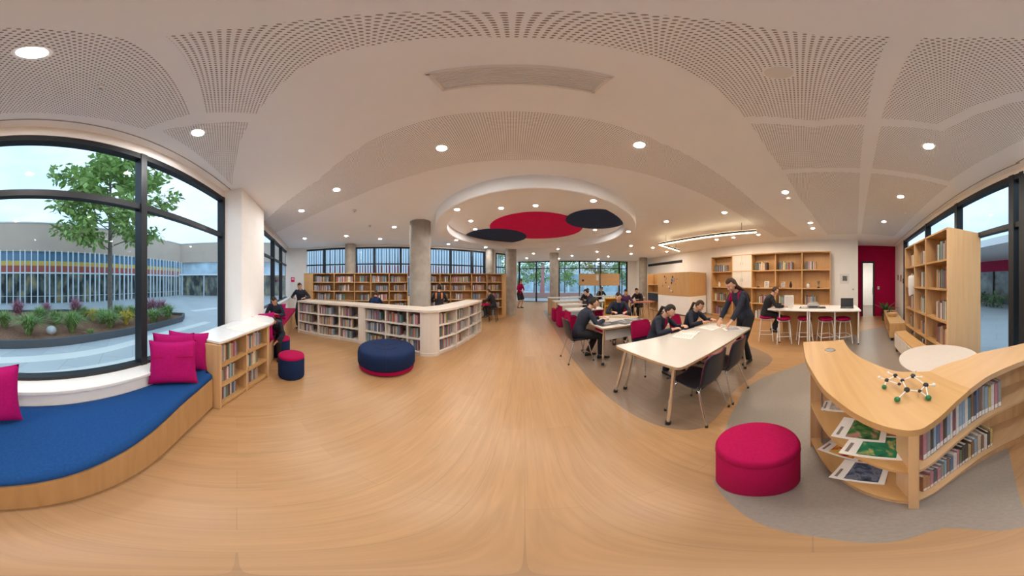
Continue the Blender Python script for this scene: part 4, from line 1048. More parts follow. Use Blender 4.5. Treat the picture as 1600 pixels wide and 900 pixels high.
def study_table(P, label, z=0.74, legs=(), panel=None):
    c = sum((V2(p) for p in P), Vector((0, 0))) / 4
    T = thing('study_table', label, 'table', (c.x, c.y, 0), group='white study tables')
    Rp = round_poly(P, 0.05); 
    MB().prism(Rp, z - 0.026, z - 0.003).build('edge_band', M_EDGE, T)
    MB().prism([c + (p - c) * 0.996 for p in Rp], z - 0.004, z).build('table_top', M_TOP, T)
    MB().seg(V2(P[0]) * 0.82 + c * 0.18, V2(P[3]) * 0.82 + c * 0.18, 0.04, z - 0.066, z - 0.027).build('rail', M_METAL, T)
    MB().seg(V2(P[1]) * 0.82 + c * 0.18, V2(P[2]) * 0.82 + c * 0.18, 0.04, z - 0.066, z - 0.027).build('rail', M_METAL, T)
    for a, b in legs: leg(T, (*a, z - 0.03), (*b, 0.0))
    if panel: MB().seg(panel[0], panel[1], 0.016, panel[2], z - 0.03).build('modesty_panel', M_WHITE, T)
    return T
study_table([(1.14, 1.82), (1.20, 0.93), (2.93, 0.80), (3.03, 1.60)], 'long white study table in front with two girls reading at it',
            legs=[((1.24, 1.72), (1.20, 1.90)), ((1.36, 1.74), (1.345, 1.90)), ((1.25, 1.02), (1.185, 1.04)), ((2.80, 0.92), (2.86, 0.88)), ((2.86, 1.50), (2.93, 1.56))])
study_table([(1.36, 3.62), (1.40, 2.60), (2.46, 2.56), (2.44, 3.56)], 'smaller white study table behind, strewn with black papers',
            legs=[((1.50, 3.5), (1.44, 3.56)), ((1.50, 2.74), (1.49, 2.76)), ((2.33, 2.72), (2.36, 2.66)), ((2.34, 3.42), (2.40, 3.48)), ((2.22, 2.74), (2.22, 2.78))], panel=((1.56, 2.78), (2.26, 2.76), 0.47))
# shell chairs
def chair_proto():
    T = thing('shell_chair', 'x', 'chair', (0, 0, 0), local=True)
    prof = [(0.215, 0.425, 0.185), (0.19, 0.447, 0.195), (0.08, 0.452, 0.205), (-0.06, 0.44, 0.21), (-0.15, 0.445, 0.21), (-0.20, 0.49, 0.205), (-0.222, 0.57, 0.205), (-0.240, 0.68, 0.208), (-0.262, 0.78, 0.195), (-0.272, 0.815, 0.165), (-0.275, 0.828, 0.12)]
    P = catmull(prof, 4); N = 10
    def shell(off, sh=1.0, lo=0):
        vs = []; rows = P[lo:]
        for i, p in enumerate(rows):
            t = (rows[min(i + 1, len(rows) - 1)] - rows[max(i - 1, 0)]); nn = Vector((t.y, -t.x)).normalized()
            for j in range(N + 1):
                u = j / N * 2 - 1
                dish = 0.030 * u * u
                vs.append((u * p.z * sh, p.x + nn.x * (off + dish), p.y + nn.y * (off + dish)))
        n1 = N + 1; fs = [(i * n1 + j, i * n1 + j + 1, (i + 1) * n1 + j + 1, (i + 1) * n1 + j) for i in range(len(rows) - 1) for j in range(N)]
        return vs, fs
    vs, fs = shell(0.0); m = MB().add(vs, fs); o = m.build('shell', M_NAVYP, T, smooth=60)
    s = o.modifiers.new('thick', 'SOLIDIFY'); s.thickness = 0.009; s.offset = 0
    vs, fs = shell(0.007, 0.97, 22); m = MB().add(vs, fs); o = m.build('back_pad', M_MAG, T, smooth=60)
    s = o.modifiers.new('thick', 'SOLIDIFY'); s.thickness = 0.006; s.offset = 0
    for sx in (-1, 1):
        for y0, y1 in ((0.12, 0.225), (-0.12, -0.255)):
            l = MB().tube([(sx * 0.10, y0, 0.428), (sx * 0.155, y0 + (y1 - y0) * 0.12, 0.418), (sx * 0.165, y0 + (y1 - y0) * 0.2, 0.39), (sx * 0.215, y1, 0.012)], 0.0105, 10).build('leg', M_CHROME, T, smooth=60)
            MB().lathe([(0.014, 0.0), (0.014, 0.03)], 10, (sx * 0.2155, y1, 0)).build('glide', M_BLACK, l)
    MB().box((0, 0.0, 0.422), (0.24, 0.28, 0.012)).build('seat_bracket', M_BLACK, T)
    return T
chair0 = chair_proto(); used = [False]
def chair(x, y, rz, label):
    o = chair0 if not used[0] else copy_tree(chair0); used[0] = True
    o.location = (x, y, 0); o.rotation_euler = (0, 0, rz); o['label'] = label; o['group'] = 'navy and magenta shell chairs'
    return o
chair(1.555, 0.985, -0.05, 'empty navy shell chair nearest the camera at the long white table')
chair(2.06, 0.93, -0.10, 'empty navy shell chair between the nearest chair and the standing teacher')
chair(2.02, 2.20, PI - 0.12, 'magenta-backed chair under the first girl at the long table')
chair(2.86, 2.08, PI + 0.1, 'chair under the second girl at the long table')
chair(1.20, 3.22, -PI/2 + 0.05, 'navy shell chair under the boy seen from behind at small table')
chair(2.62, 3.95, PI - 0.6, 'chair under the student facing us across the small table')
# things on the tables
def paper(c, z, rz, size, label, name='booklet', cat='booklet', open_=True):
    t = thing(name, label, cat, (c[0], c[1], z), rz, local=True, group='papers on the study tables')
    a, b = size
    if open_:
        for s in (-1, 1):
            m = MB(); n_ = 6; top = []; 
            for i in range(n_ + 1):
                u = i / n_; top.append((s * u * a / 2, 0.004 + 0.010 * math.sin(PI * min(1, u * 1.25)) * (1 - u * 0.6)))
            vs = [(x, -b / 2, z_) for x, z_ in top] + [(x, b / 2, z_) for x, z_ in top] + [(x, -b / 2, 0) for x, z_ in top] + [(x, b / 2, 0) for x, z_ in top]
            k = n_ + 1; fs = [(i, i + 1, k + i + 1, k + i) for i in range(n_)] + [(2 * k + i, 3 * k + i, 3 * k + i + 1, 2 * k + i + 1) for i in range(n_)] + [(i, 2*k+i, 2*k+i+1, i+1) for i in range(n_)] + [(k+i, k+i+1, 3*k+i+1, 3*k+i) for i in range(n_)] + [(n_, 2*k+n_, 3*k+n_, k+n_)]
            m.add(vs, fs); m.build('page', M_PAPER, t, smooth=40)
        for s in (-1, 1):
            m = MB()
            for i in range(6): m.box((s * a * 0.26, -b * 0.34 + i * b * 0.13, 0.0125 - 0.0008 * i * 0), (a * 0.32, b * 0.025, 0.0012))
            m.build('text_lines', mat('print_grey', (0.52, 0.50, 0.48), 0.7), t)
    else:
        MB().box((0, 0, 0.004), (a, b, 0.008)).build('pages', M_PAPER, t); MB().box((0, 0, 0.0086), (a * 0.8, b * 0.7, 0.0012)).build('cover_print', mat('grey_print', (0.36, 0.36, 0.40), 0.5, var=0.4, scale=30), t)
    return t
paper((2.14, 1.52), 0.741, 0.25, (0.42, 0.29), 'open booklet in front of the first girl')
paper((2.74, 1.40), 0.741, -0.2, (0.42, 0.29), 'open booklet in front of the second girl')
paper((2.72, 1.05), 0.741, 0.7, (0.21, 0.29), 'grey closed booklet under the teacher\'s hand', open_=False)
bl = mat('black_paper', (0.03, 0.03, 0.032), 0.3, var=0.5, scale=10)
for (c, rz, a, b, l) in (((1.62, 2.86), 0.1, 0.36, 0.26, 'black sheet beneath the hands of the boy at small table'), ((1.95, 2.82), 0.25, 0.26, 0.34, 'dark printed sheet at the middle of the small table'), ((2.25, 2.90), -0.3, 0.34, 0.26, 'long black sheet at the right of the small table')):
    t = thing('dark_sheet', l, 'paper', (*c, 0.741), rz, local=True, group='black sheets on the small table'); MB().box((0, 0, 0.001), (a, b, 0.002)).build('sheet', bl, t); MB().box((0.02, a * 0.1, 0.0022), (a * 0.4, b * 0.5, 0.0006)).build('printed_area', mat('sheet_print', (0.25, 0.25, 0.25), 0.4, var=0.8, scale=20), t)
t = thing('wooden_ruler', 'wooden ruler board lying across the back of the small table', 'ruler', (2.25, 3.22, 0.741), -0.55, local=True)
MB().box((0, 0, 0.008), (0.62, 0.07, 0.016)).build('board', M_BIRCHX, t, bevel=0.003); m = MB()
for i in range(25): m.box((-0.288 + i * 0.024, -0.025, 0.0165), (0.0022, 0.012 if i % 5 else 0.02, 0.0008))
m.build('scale_marks', M_BLACK, t)

# ================================================================== HIGH TABLE ON THE RIGHT
HT = 0.84
hA, hB = Vector((4.40, 0.80)), Vector((4.02, -1.40)); hu = (hB - hA).normalized(); hn = Vector((-hu.y, hu.x))
if hn.x < 0: hn = -hn
hC, hD = hB + hn * 0.98, hA + hn * 0.98
T = thing('high_table', 'long white high table with stools tucked under it', 'table', (*((hA + hC) / 2), 0))
MB().prism(round_poly([hA, hB, hC, hD], 0.05), HT - 0.032, HT).build('table_top', M_WHITE, T, bevel=0.005)
MB().seg(hA + hn * 0.55 + hu * 0.25, hB + hn * 0.55 - hu * 0.06, 0.03, 0.10, HT - 0.033).build('modesty_panel', M_OAKV, T)
MB().seg(hB + hn * 0.06 - hu * 0.05, hB + hn * 0.9 - hu * 0.05, 0.03, 0.10, HT - 0.033).build('end_panel', M_OAKV, T)
for s in (0.30, 0.98, 1.03, 1.62, 2.17):
    q = hA + hu * s + hn * 0.06
    l = MB().tube([(q.x, q.y, HT - 0.033), (q.x, q.y, 0.0)], 0.018, 10).build('leg', M_WHITE, T, smooth=60)
    MB().lathe([(0.022, 0.0), (0.022, 0.03)], 10, (q.x, q.y, 0)).build('foot', M_BLACK, l)
def stool_proto():
    T = thing('high_stool', 'x', 'stool', (0, 0, 0), local=True)
    h = 0.60
    m = MB(); 
    rings = [[(0.185 * sx * k, 0.165 * sy * k, z) for sx, sy in [(math.copysign(abs(math.cos(a)) ** 0.6, math.cos(a)), math.copysign(abs(math.sin(a)) ** 0.6, math.sin(a))) for a in [2 * PI * j / 28 for j in range(28)]]] for k, z in ((0.92, h - 0.012), (1.0, h), (1.0, h + 0.02), (0.94, h + 0.036), (0.5, h + 0.030), (0.05, h + 0.028))]
    m.loft(rings); m.build('seat_pad', M_MAG, T, smooth=60)
    rings = [[(x * 1.02, y * 1.02, z - 0.034) for x, y, z in r_] for r_ in rings[:2]]
    MB().loft(rings).build('seat_frame', M_WHITE, T, smooth=40)
    for sx in (-1, 1):
        for sy in (-1, 1):
            MB().tube([(sx * 0.13, sy * 0.11, h - 0.02), (sx * 0.15, sy * 0.135, h - 0.12), (sx * 0.185, sy * 0.175, 0.0)], 0.0125, 10).build('leg', M_WHITE, T, smooth=60)
    m = MB(); z = 0.19; a, b = 0.177, 0.165
    for p, q in (((-a, -b), (a, -b)), ((a, -b), (a, b)), ((a, b), (-a, b)), ((-a, b), (-a, -b))): m.tube([(*p, z), (*q, z)], 0.0095, 8)
    m.build('footrest', M_WHITE, T, smooth=60)
    return T
st0 = stool_proto(); su = [False]
def hstool(px, d, label, rz=0.1):
    o = st0 if not su[0] else copy_tree(st0); su[0] = True
    x, y = polar(px, d); o.location = (x, y, 0); o.rotation_euler = (0, 0, rz); o['label'] = label; o['group'] = 'high stools at the white table'
hstool(1197, 4.70, 'high stool under the boy at the end of the high table', 0.17)
hstool(1224.5, 4.50, 'white-framed high stool beside the seated boy\'s stool', 0.17)
hstool(1257, 4.50, 'high stool second from the seated boy, at the high table', 0.17)
hstool(1290, 4.44, 'maroon-topped high stool, second from the table\'s free end', 0.17)
hstool(1317, 4.46, 'maroon-topped high stool at the free end of the high table', 0.17)
# devices on it
def onhigh(px, py): return G(px, py, HT)
x, y = polar(1233, 4.78)
t = thing('tablet_screen', 'white tablet standing upright on the high table', 'tablet', (x, y, HT), rz_to(-x, -y), local=True)
MB().box((0, 0.0, 0.155), (0.24, 0.012, 0.30), rot=Matrix.Rotation(0.12, 3, 'X')).build('case', M_WHITE, t, bevel=0.004); MB().box((0, 0.008, 0.155), (0.21, 0.003, 0.26), rot=Matrix.Rotation(0.12, 3, 'X')).build('screen', mat('pale_screen', (0.62, 0.58, 0.54), 0.3), t); MB().box((0, -0.05, 0.006), (0.14, 0.12, 0.012)).build('stand', M_METAL, t)
x, y = polar(1271, 4.72)
t = thing('desk_printer', 'grey desktop printer on a dark mat on the high table', 'printer', (x, y, HT + 0.008), rz_to(-x, -y), local=True)
m = MB(); rings = [[(sx * a, sy * b, z) for sx, sy in ((-1, -1), (1, -1), (1, 1), (-1, 1))] for a, b, z in ((0.155, 0.10, 0.0), (0.155, 0.10, 0.05), (0.145, 0.085, 0.085), (0.13, 0.075, 0.10))]
m.loft(rings); m.build('housing', M_METAL, t, bevel=0.006); MB().box((0, 0.09, 0.03), (0.22, 0.05, 0.02)).build('paper_slot', M_BLACK, t); MB().box((0, -0.09, 0.10), (0.2, 0.02, 0.06), rot=Matrix.Rotation(0.4, 3, 'X')).build('paper_feed', M_METAL, t)
t = thing('desk_mat', 'long dark mat beneath the printer on the high table', 'mat', (x, y, HT), rz_to(-x, -y), local=True)
MB().box((0.02, 0.03, 0.004), (0.66, 0.30, 0.008)).build('mat', M_BLACK, t); MB().box((0.21, 0.05, 0.010), (0.2, 0.14, 0.006)).build('paper_sheet', M_PAPER, t)
x, y = polar(1323.5, 4.70)
t = thing('laptop', 'open black laptop near the free end of the high table', 'laptop', (x, y, HT), rz_to(-x, -y), local=True)
b_ = MB().box((0, 0.05, 0.009), (0.33, 0.22, 0.016)).build('base', M_BLACK, t, bevel=0.003); m = MB()
for i in range(4):
    for j in range(11): m.box((-0.13 + j * 0.026, 0.0 + i * 0.026, 0.018), (0.021, 0.02, 0.003))
m.build('keyboard', M_METAL, b_); MB().box((0, 0.125, 0.018), (0.09, 0.05, 0.002)).build('trackpad', M_METAL, b_)
MB().box((0, -0.085, 0.125), (0.33, 0.010, 0.22), rot=Matrix.Rotation(0.16, 3, 'X')).build('screen_lid', M_BLACK, t, bevel=0.003); MB().box((0, -0.079, 0.125), (0.30, 0.004, 0.19), rot=Matrix.Rotation(0.16, 3, 'X')).build('screen', mat('dark_screen', (0.02, 0.021, 0.024), 0.15), t)
x, y = polar(1229, 4.50)
paper((x, y), HT + 0.001, rz_to(-x, -y), (0.34, 0.24), 'open white booklet on the high table beside the tablet')

# ================================================================== WHITEBOARD CABINET, SHELF UNIT, RIGHT WALL FITTINGS
cF = Vector((6.40, 4.38)); ca_ = polar(1028, 9.2); cL = V2(ca_)
cu = (cL - cF).normalized(); cn_ = Vector((cu.y, -cu.x)); 
if cn_.x < 0: cn_ = -cn_
dR = 1.22
T = thing('pinboard_cabinet', 'boxy oak and white cabinet with pinned drawings on its face', 'cabinet', (cF.x, cF.y, 0))
MB().prism([cF, cL, cL + cn_ * dR, cF + cn_ * dR], 0.86, 1.90).build('oak_upper_box', M_OAKV, T, bevel=0.004)
MB().prism([cF + cn_ * 0.01, cL + cn_ * 0.01, cL + cn_ * dR, cF + cn_ * dR], 0.06, 0.86).build('white_lower_box', M_WALL, T)
MB().prism([cF + cn_ * 0.05, cL + cn_ * 0.05, cL + cn_ * dR, cF + cn_ * dR], 0.0, 0.06).build('plinth', M_DARKK, T)
rr = random.Random(7); Lc = (cL - cF).length
PINC = [M_NAVY, M_PAPER, mat('pin_blue', (0.10, 0.16, 0.32), 0.6), mat('pin_salmon', (0.55, 0.25, 0.18), 0.6), mat('pin_grey', (0.3, 0.3, 0.32), 0.6), M_BLACK]
spots = [(0.76,1.72,.09,5),(0.70,1.66,.10,3),(0.74,1.58,.12,3),(0.72,1.44,.07,5),(0.82,1.30,.08,2),(0.62,1.25,.10,1),(0.50,1.70,.10,0),(0.44,1.62,.07,4),(0.52,1.55,.14,2),(0.46,1.52,.09,4),(0.36,1.60,.06,2),(0.53,1.43,.10,5),(0.60,1.20,.09,2),(0.54,1.08,.11,1),(0.50,1.02,.05,5),(0.40,1.38,.03,5)]
for i, (s, z, sz, ci) in enumerate(spots):
    q = cF + cu * (s * Lc) - cn_ * 0.004
    n_ = rr.choice([5, 6, 7]); rings = []
    for off in (0.0, 0.005):
        rings.append([(q.x + cu.x * sz * 0.5 * r0 * math.cos(a) - cn_.x * off, q.y + cu.y * sz * 0.5 * r0 * math.cos(a) - cn_.y * off, z + sz * 0.62 * r0 * math.sin(a)) for a, r0 in [(2 * PI * k / n_ + i, 0.7 + 0.45 * ((k * 7 + i * 3) % 5) / 5) for k in range(n_)]])
    o = MB().loft(rings).build('pinned_drawing', PINC[ci], T)
# narrow shelf unit between far pillar and cabinet
sL, sR = V2(polar(1012, 10.1)), cL + cn_ * 0.05
su_ = (sR - sL).normalized(); sn = Vector((-su_.y, su_.x))
if sn.dot(cn_) < 0: sn = -sn
T = thing('narrow_shelf_unit', 'narrow oak and white shelf unit between the pinboard cabinet and far pillar', 'bookcase', (sL.x, sL.y, 0))
Fn = [sL, sR - su_ * 0.02]; case_poly(T, Fn, [f + sn * 0.4 for f in Fn], [0, 1], [0.08, 0.94, 1.36], 1.90, 0.04, M_OAKV, M_OAKX, M_OAKV)
MB().seg(Fn[0] + sn * 0.02, Fn[1] + sn * 0.02, 0.02, 0.5, 0.9).build('drawer_front', M_NAVYP, T)
# framed picture, sensor on the right wall
def on_wall(px, inn=0.012): s = brg(px, Q + PN * inn, PU); return Q + PN * inn + PU * s, s
(pp, s0), (pq, s1) = on_wall(1312.5), on_wall(1327)
t = thing('framed_picture', 'small white framed picture on the wall above the laptop', 'picture', (pp.x, pp.y, 1.55))
MB().seg(pp, pq, 0.024, 1.42, 1.78).build('frame', M_WHITE, t); ip = pp + (pq - pp) * 0.28 + PN * 0.014; iq = pp + (pq - pp) * 0.78 + PN * 0.014
MB().seg(ip, iq, 0.006, 1.52, 1.70).build('photo', mat('grey_photo', (0.16, 0.15, 0.14), 0.4, var=0.8, scale=20), t)
(pp, s0) = on_wall(1333)
t = thing('wall_switch', 'small pale wall switch between the framed picture and maroon wall', 'switch', (pp.x, pp.y, 1.20)); MB().seg(pp - PU * 0.05, pp + PU * 0.05, 0.02, 1.17, 1.25).build('plate', M_WHITE, t); MB().seg(pp - PU * 0.02 + PN * 0.01, pp + PU * 0.02 + PN * 0.01, 0.012, 1.19, 1.23).build('rocker', M_METAL, t)
s = brg(1372.5, T_, MD); q = P_(s) - MO * 0.008
t = thing('wall_switch', 'small white switch plate on the maroon wall beside the door', 'switch', (q.x, q.y, 1.2)); MB().seg(q - MD * 0.04, q + MD * 0.04, 0.014, 1.16, 1.29).build('plate', M_WHITE, t); MB().seg(q - MD * 0.015 - MO * 0.008, q + MD * 0.015 - MO * 0.008, 0.01, 1.20, 1.25).build('rocker', M_METAL, t)
for (px, z, w2, h2, l, mm) in ((1403.5, 1.66, 0.09, 0.22, 'narrow reddish picture on the white wall beside the tall end bookcase', 'red_print'), (1408, 1.62, 0.10, 0.26, 'pinkish line picture on the white wall, middle of three', 'pink_print'), (1411.5, 1.52, 0.05, 0.18, 'small dark plaque on the white wall nearest the end bookcase', 'dark_print')):
    s = brg(px, RP + RN * 0.025, RU); q = WR(s, 0.034)
    t = thing('wall_print', l, 'picture', (q.x, q.y, z)); col = {'red_print': (0.45, 0.25, 0.2), 'pink_print': (0.5, 0.32, 0.28), 'dark_print': (0.12, 0.08, 0.06)}[mm]
    MB().seg(q - RU * w2, q + RU * w2, 0.012, z - h2 / 2, z + h2 / 2).build('board', mat(mm, col, 0.6, var=0.3, scale=12), t)
    MB().seg(q - RU * w2 * 0.7 + RN * 0.007, q + RU * w2 * 0.7 + RN * 0.007, 0.004, z - h2 * 0.3, z + h2 * 0.3).build('print', mat(mm + '2', tuple(c * 0.6 for c in col), 0.6, var=0.5, scale=18), t)
# fire sign on the corner pier
q = A - WU * 0.31 + WN * 0.30
pq0 = V2(polar(457.5, 8.35))
t = thing('fire_sign', 'small red fire point sign on the white corner pier', 'sign', (pq0.x, pq0.y, 1.5), rz_to(-pq0.x, -pq0.y), local=True)
MB().box((0, 0, 0.08), (0.16, 0.012, 0.22)).build('plate', M_CRIM, t); MB().box((0, 0.007, 0.11), (0.10, 0.004, 0.08)).build('white_symbol', M_PAPER, t)

# ================================================================== LOW CABINETS, PLANT, ROUND TABLE ON THE RIGHT
def low_unit(p, q, label, h=0.46, depth=0.42, closed=False):
    p, q = V2(p), V2(q); u = (q - p).normalized(); inw = Vector((-u.y, u.x))
    T = thing('low_cabinet', label, 'cabinet', (p.x, p.y, 0), group='low oak cabinets along the right wall')
    n_ = 3; F = [p + (q - p) * (i / n_) for i in range(n_ + 1)]; Bk = [f + inw * depth for f in F]
    for i in range(n_ + 1): MB().seg(F[i], Bk[i], 0.024, 0.09, h - 0.024).build('upright', M_OAKV, T)
    MB().prism([F[0], F[-1], Bk[-1], Bk[0]], h - 0.024, h).build('top', M_OAKX, T); MB().prism([F[0], F[-1], Bk[-1], Bk[0]], 0.09, 0.112).build('bottom', M_OAKX, T)
    MB().seg(Bk[0], Bk[-1], 0.014, 0.09, h - 0.02).build('back_panel', M_OAKV, T)
    if closed:
        for i in range(n_): MB().seg(F[i] + u * 0.015, F[i + 1] - u * 0.015, 0.018, 0.12, h - 0.03).build('door', M_CREAM, T)
    for i in (0, n_): 
        for t in (0.15, 0.85):
            c_ = F[i] + (Bk[i] - F[i]) * t + u * (0.06 if i == 0 else -0.06); MB().box((c_.x, c_.y, 0.045), (0.05, 0.05, 0.09), rz=math.atan2(u.y, u.x)).build('foot', M_BLACK, T)
    return T
low_unit((6.05, -2.98), (4.02, -2.14), 'long open low oak cabinet between the plant and tall end bookcase')
low_unit((3.38, -1.92), (2.15, -1.60), 'closed cream low cabinet in front of the tall end bookcase', h=0.44, depth=0.25, closed=True)
x, y = polar(1404, 5.75)
t = thing('basket', 'shallow round wooden basket on the low oak cabinet', 'basket', (4.85, -2.68, 0.46), local=True)
MB().lathe([(0.10, 0.0), (0.15, 0.06), (0.16, 0.10), (0.15, 0.10), (0.095, 0.012)], 28).build('bowl', M_OAKX, t, smooth=50); MB().lathe([(0.158, 0.095), (0.168, 0.103), (0.155, 0.108)], 28, ring=True).build('rim', M_BIRCHX, t, smooth=50)
t = thing('tray', 'dark tray with small blocks on the low oak cabinet', 'tray', (5.5, -2.95, 0.46), -0.45, local=True)
MB().box((0, 0, 0.008), (0.34, 0.22, 0.016)).build('tray_base', M_BLACK, t); m = MB(); 
for k in range(5): MB().box((-0.12 + k * 0.06, 0.02 * (k % 2), 0.04), (0.035, 0.05, 0.05)).build('block', M_NAVYP if k % 2 else M_METAL, t)
px_, py_ = polar(1384.5, 7.15)
t = thing('potted_plant', 'potted broad-leaved plant in the corner of the maroon wall', 'plant', (px_, py_, 0), local=True)
MB().lathe([(0.15, 0.0), (0.19, 0.34), (0.175, 0.34), (0.16, 0.30)], 24).build('pot', M_BLACK, t, smooth=40); MB().lathe([(0.165, 0.295), (0.001, 0.31)], 24).build('soil', M_SOIL, t)
r = random.Random(3)
for k in range(16):
    a = k * 2.4; ln = r.uniform(0.35, 0.62); el_ = r.uniform(0.5, 1.25); m = MB(); L_ = []; R__ = []
    for i in range(7):
        s = i / 6; hz = ln * s * math.cos(el_ - s * 0.9 * 0.6); vz = ln * s * math.sin(el_) - 0.22 * ln * s * s
        wd = 0.065 * math.sin(PI * min(1, s * 0.92 + 0.08)); cx, cy = hz * math.cos(a), hz * math.sin(a)
        L_.append((cx - math.sin(a) * wd, cy + math.cos(a) * wd, 0.31 + vz + 0.01)); R__.append((cx + math.sin(a) * wd, cy - math.cos(a) * wd, 0.31 + vz + 0.01))
    m.add(L_ + R__, [(i, i + 1, 8 + i, 7 + i) for i in range(6)]); o = m.build('leaf', M_LEAF2, t, smooth=60); s_ = o.modifiers.new('thick', 'SOLIDIFY'); s_.thickness = 0.004
rc = V2(polar(1468, 1.84))
T = thing('round_table', 'round pale table between the curved island and tall end bookcase', 'table', (rc.x, rc.y, 0), local=True)
MB().lathe([(0.385, 0.688), (0.402, 0.692), (0.405, 0.708), (0.398, 0.715), (0.001, 0.716)], 64).build('table_top', mat('pale_top', (0.62, 0.55, 0.49), 0.3, var=0.02), T, smooth=40)
MB().lathe([(0.035, 0.02), (0.03, 0.66), (0.12, 0.687)], 24).build('column', M_WHITE, T, smooth=40); MB().lathe([(0.27, 0.0), (0.27, 0.012), (0.05, 0.03)], 40).build('base', M_WHITE, T, smooth=40)
# ================================================================== FAR STUDY AREA
def far_table(c, sz, h, label, side=None, rz=0.0, top=None):
    T = thing('work_table', label, 'table', (*c, 0), rz, local=True, group='tables in the far study area')
    a, b = sz
    MB().prism(round_poly([(-a/2, -b/2), (a/2, -b/2), (a/2, b/2), (-a/2, b/2)], 0.04), h - 0.03, h).build('table_top', top or M_TOP, T)
    if side:
        for s in (-1, 1): MB().box((s * (a / 2 - 0.03), 0, (h - 0.03) / 2), (0.035, b * 0.92, h - 0.03)).build('side_panel', side, T)
    else:
        for sx in (-1, 1):
            for sy in (-1, 1): MB().tube([(sx * (a/2 - 0.08), sy * (b/2 - 0.08), h - 0.03), (sx * (a/2 - 0.05), sy * (b/2 - 0.05), 0)], 0.02, 8).build('leg', M_CHROME, T)
    return T
far_table((2.05, 4.95), (1.05, 0.5), 0.72, 'nearest white table of the far row, beside magenta block stools', M_MAG)
far_table((2.20, 6.00), (1.25, 0.55), 0.74, 'second white table of the far row with maroon sides', M_MAG)
far_table((2.35, 7.10), (1.45, 0.6), 0.74, 'third white table of the far row with oak sides', M_OAKV)
far_table((2.60, 8.40), (1.8, 0.6), 0.76, 'farthest oak-sided table of the row, nearest the pinboards', M_OAKV)
far_table((3.75, 6.5), (1.1, 0.6), 0.76, 'white table on chrome legs beside the yellow cabinet')
far_table((4.30, 8.3), (1.6, 0.6), 0.78, 'white table on chrome legs behind the yellow cabinet')
far_table((4.75, 5.55), (0.95, 0.5), 0.72, 'reddish-topped table on chrome legs near the pinboard cabinet', top=mat('red_wood', (0.40, 0.14, 0.08), 0.4), rz=-0.3)
far_table((5.4, 7.0), (1.1, 0.6), 0.76, 'pale table on chrome legs in front of narrow shelf unit', rz=-0.3)
def block(c, s, h, label, mt=M_MAG):
    t = thing('block_stool', label, 'stool', (*c, 0), local=True, group='magenta block stools')
    MB().prism(round_poly([(-s/2, -s/2), (s/2, -s/2), (s/2, s/2), (-s/2, s/2)], 0.04), 0.03, h).build('body', mt, t, bevel=0.02); MB().box((0, 0, 0.016), (s * 0.86, s * 0.86, 0.032)).build('base', M_BLACK, t)
block((1.70, 5.10), 0.34, 0.50, 'nearest magenta block stool beside the far row of tables')
block((1.66, 5.95), 0.34, 0.50, 'second magenta block stool along the far row of tables')
block((1.70, 6.85), 0.34, 0.48, 'farthest magenta block stool along the far row')
t = thing('yellow_cabinet', 'yellow open cabinet among the far study tables', 'cabinet', (3.22, 5.35, 0), -0.5, local=True)
MY = mat('yellow_paint', (0.62, 0.34, 0.03), 0.5)
for s in (-1, 1): MB().box((s * 0.22, 0, 0.48), (0.03, 0.34, 0.96)).build('side_panel', MY, t)
for z in (0.06, 0.42, 0.70, 0.945): MB().box((0, 0, z), (0.44, 0.34, 0.03)).build('shelf', MY, t)
MB().box((0, 0.16, 0.5), (0.44, 0.016, 0.9)).build('back_panel', MY, t)
for i, (pa, pb, l) in enumerate(((905, 936.5, 'oak pinboard on posts with a small dark drawing, by the far windows'), (938.5, 968, 'plain oak pinboard on posts beside the one with a drawing'))):
    a, b = V2(polar(pa, 9.2)), V2(polar(pb, 9.2)); c = (a + b) / 2
    t = thing('pinboard_stand', l, 'pinboard', (c.x, c.y, 0), group='pinboards by the far windows')
    MB().seg(a, b, 0.03, 1.30, 1.88).build('board', M_OAKX, t)
    u = (b - a).normalized()
    for q in (a + u * 0.05, b - u * 0.05): MB().tube([(q.x, q.y + 0.03, 0), (q.x, q.y + 0.03, 1.88)], 0.02, 8).build('post', M_METAL, t)
    for q in (a + u * 0.05, b - u * 0.05): MB().box((q.x, q.y + 0.03, 0.012), (0.06, 0.5, 0.024)).build('foot', M_METAL, t)
    if i == 0:
        q = a + u * 0.14; MB().seg(q, q + u * 0.10, 0.036, 1.50, 1.60).build('drawing', M_BLACK, t); q = a + u * 0.85; MB().seg(q, q + u * 0.12, 0.036, 1.55, 1.82).build('paper_note', M_PAPER, t)
for (c, l, rz) in (((2.0, 4.95), 'open booklet on the nearest far table', 0.3), ((2.4, 5.0), 'blue folder pages on the nearest far table', -0.2), ((2.1, 6.0), 'open booklet on the second far table', 0.1), ((2.2, 7.1), 'open booklet on the third far table', 0.2), ((2.6, 8.4), 'open booklet on the farthest far table', -0.1), ((3.7, 6.5), 'open booklet on the table beside the yellow cabinet', 0.2)):
    z = {4.95: 0.72, 5.0: 0.72, 6.0: 0.74, 7.1: 0.74, 8.4: 0.76, 6.5: 0.76}[c[1]]
    paper(c, z + 0.001, rz, (0.42, 0.3), l)

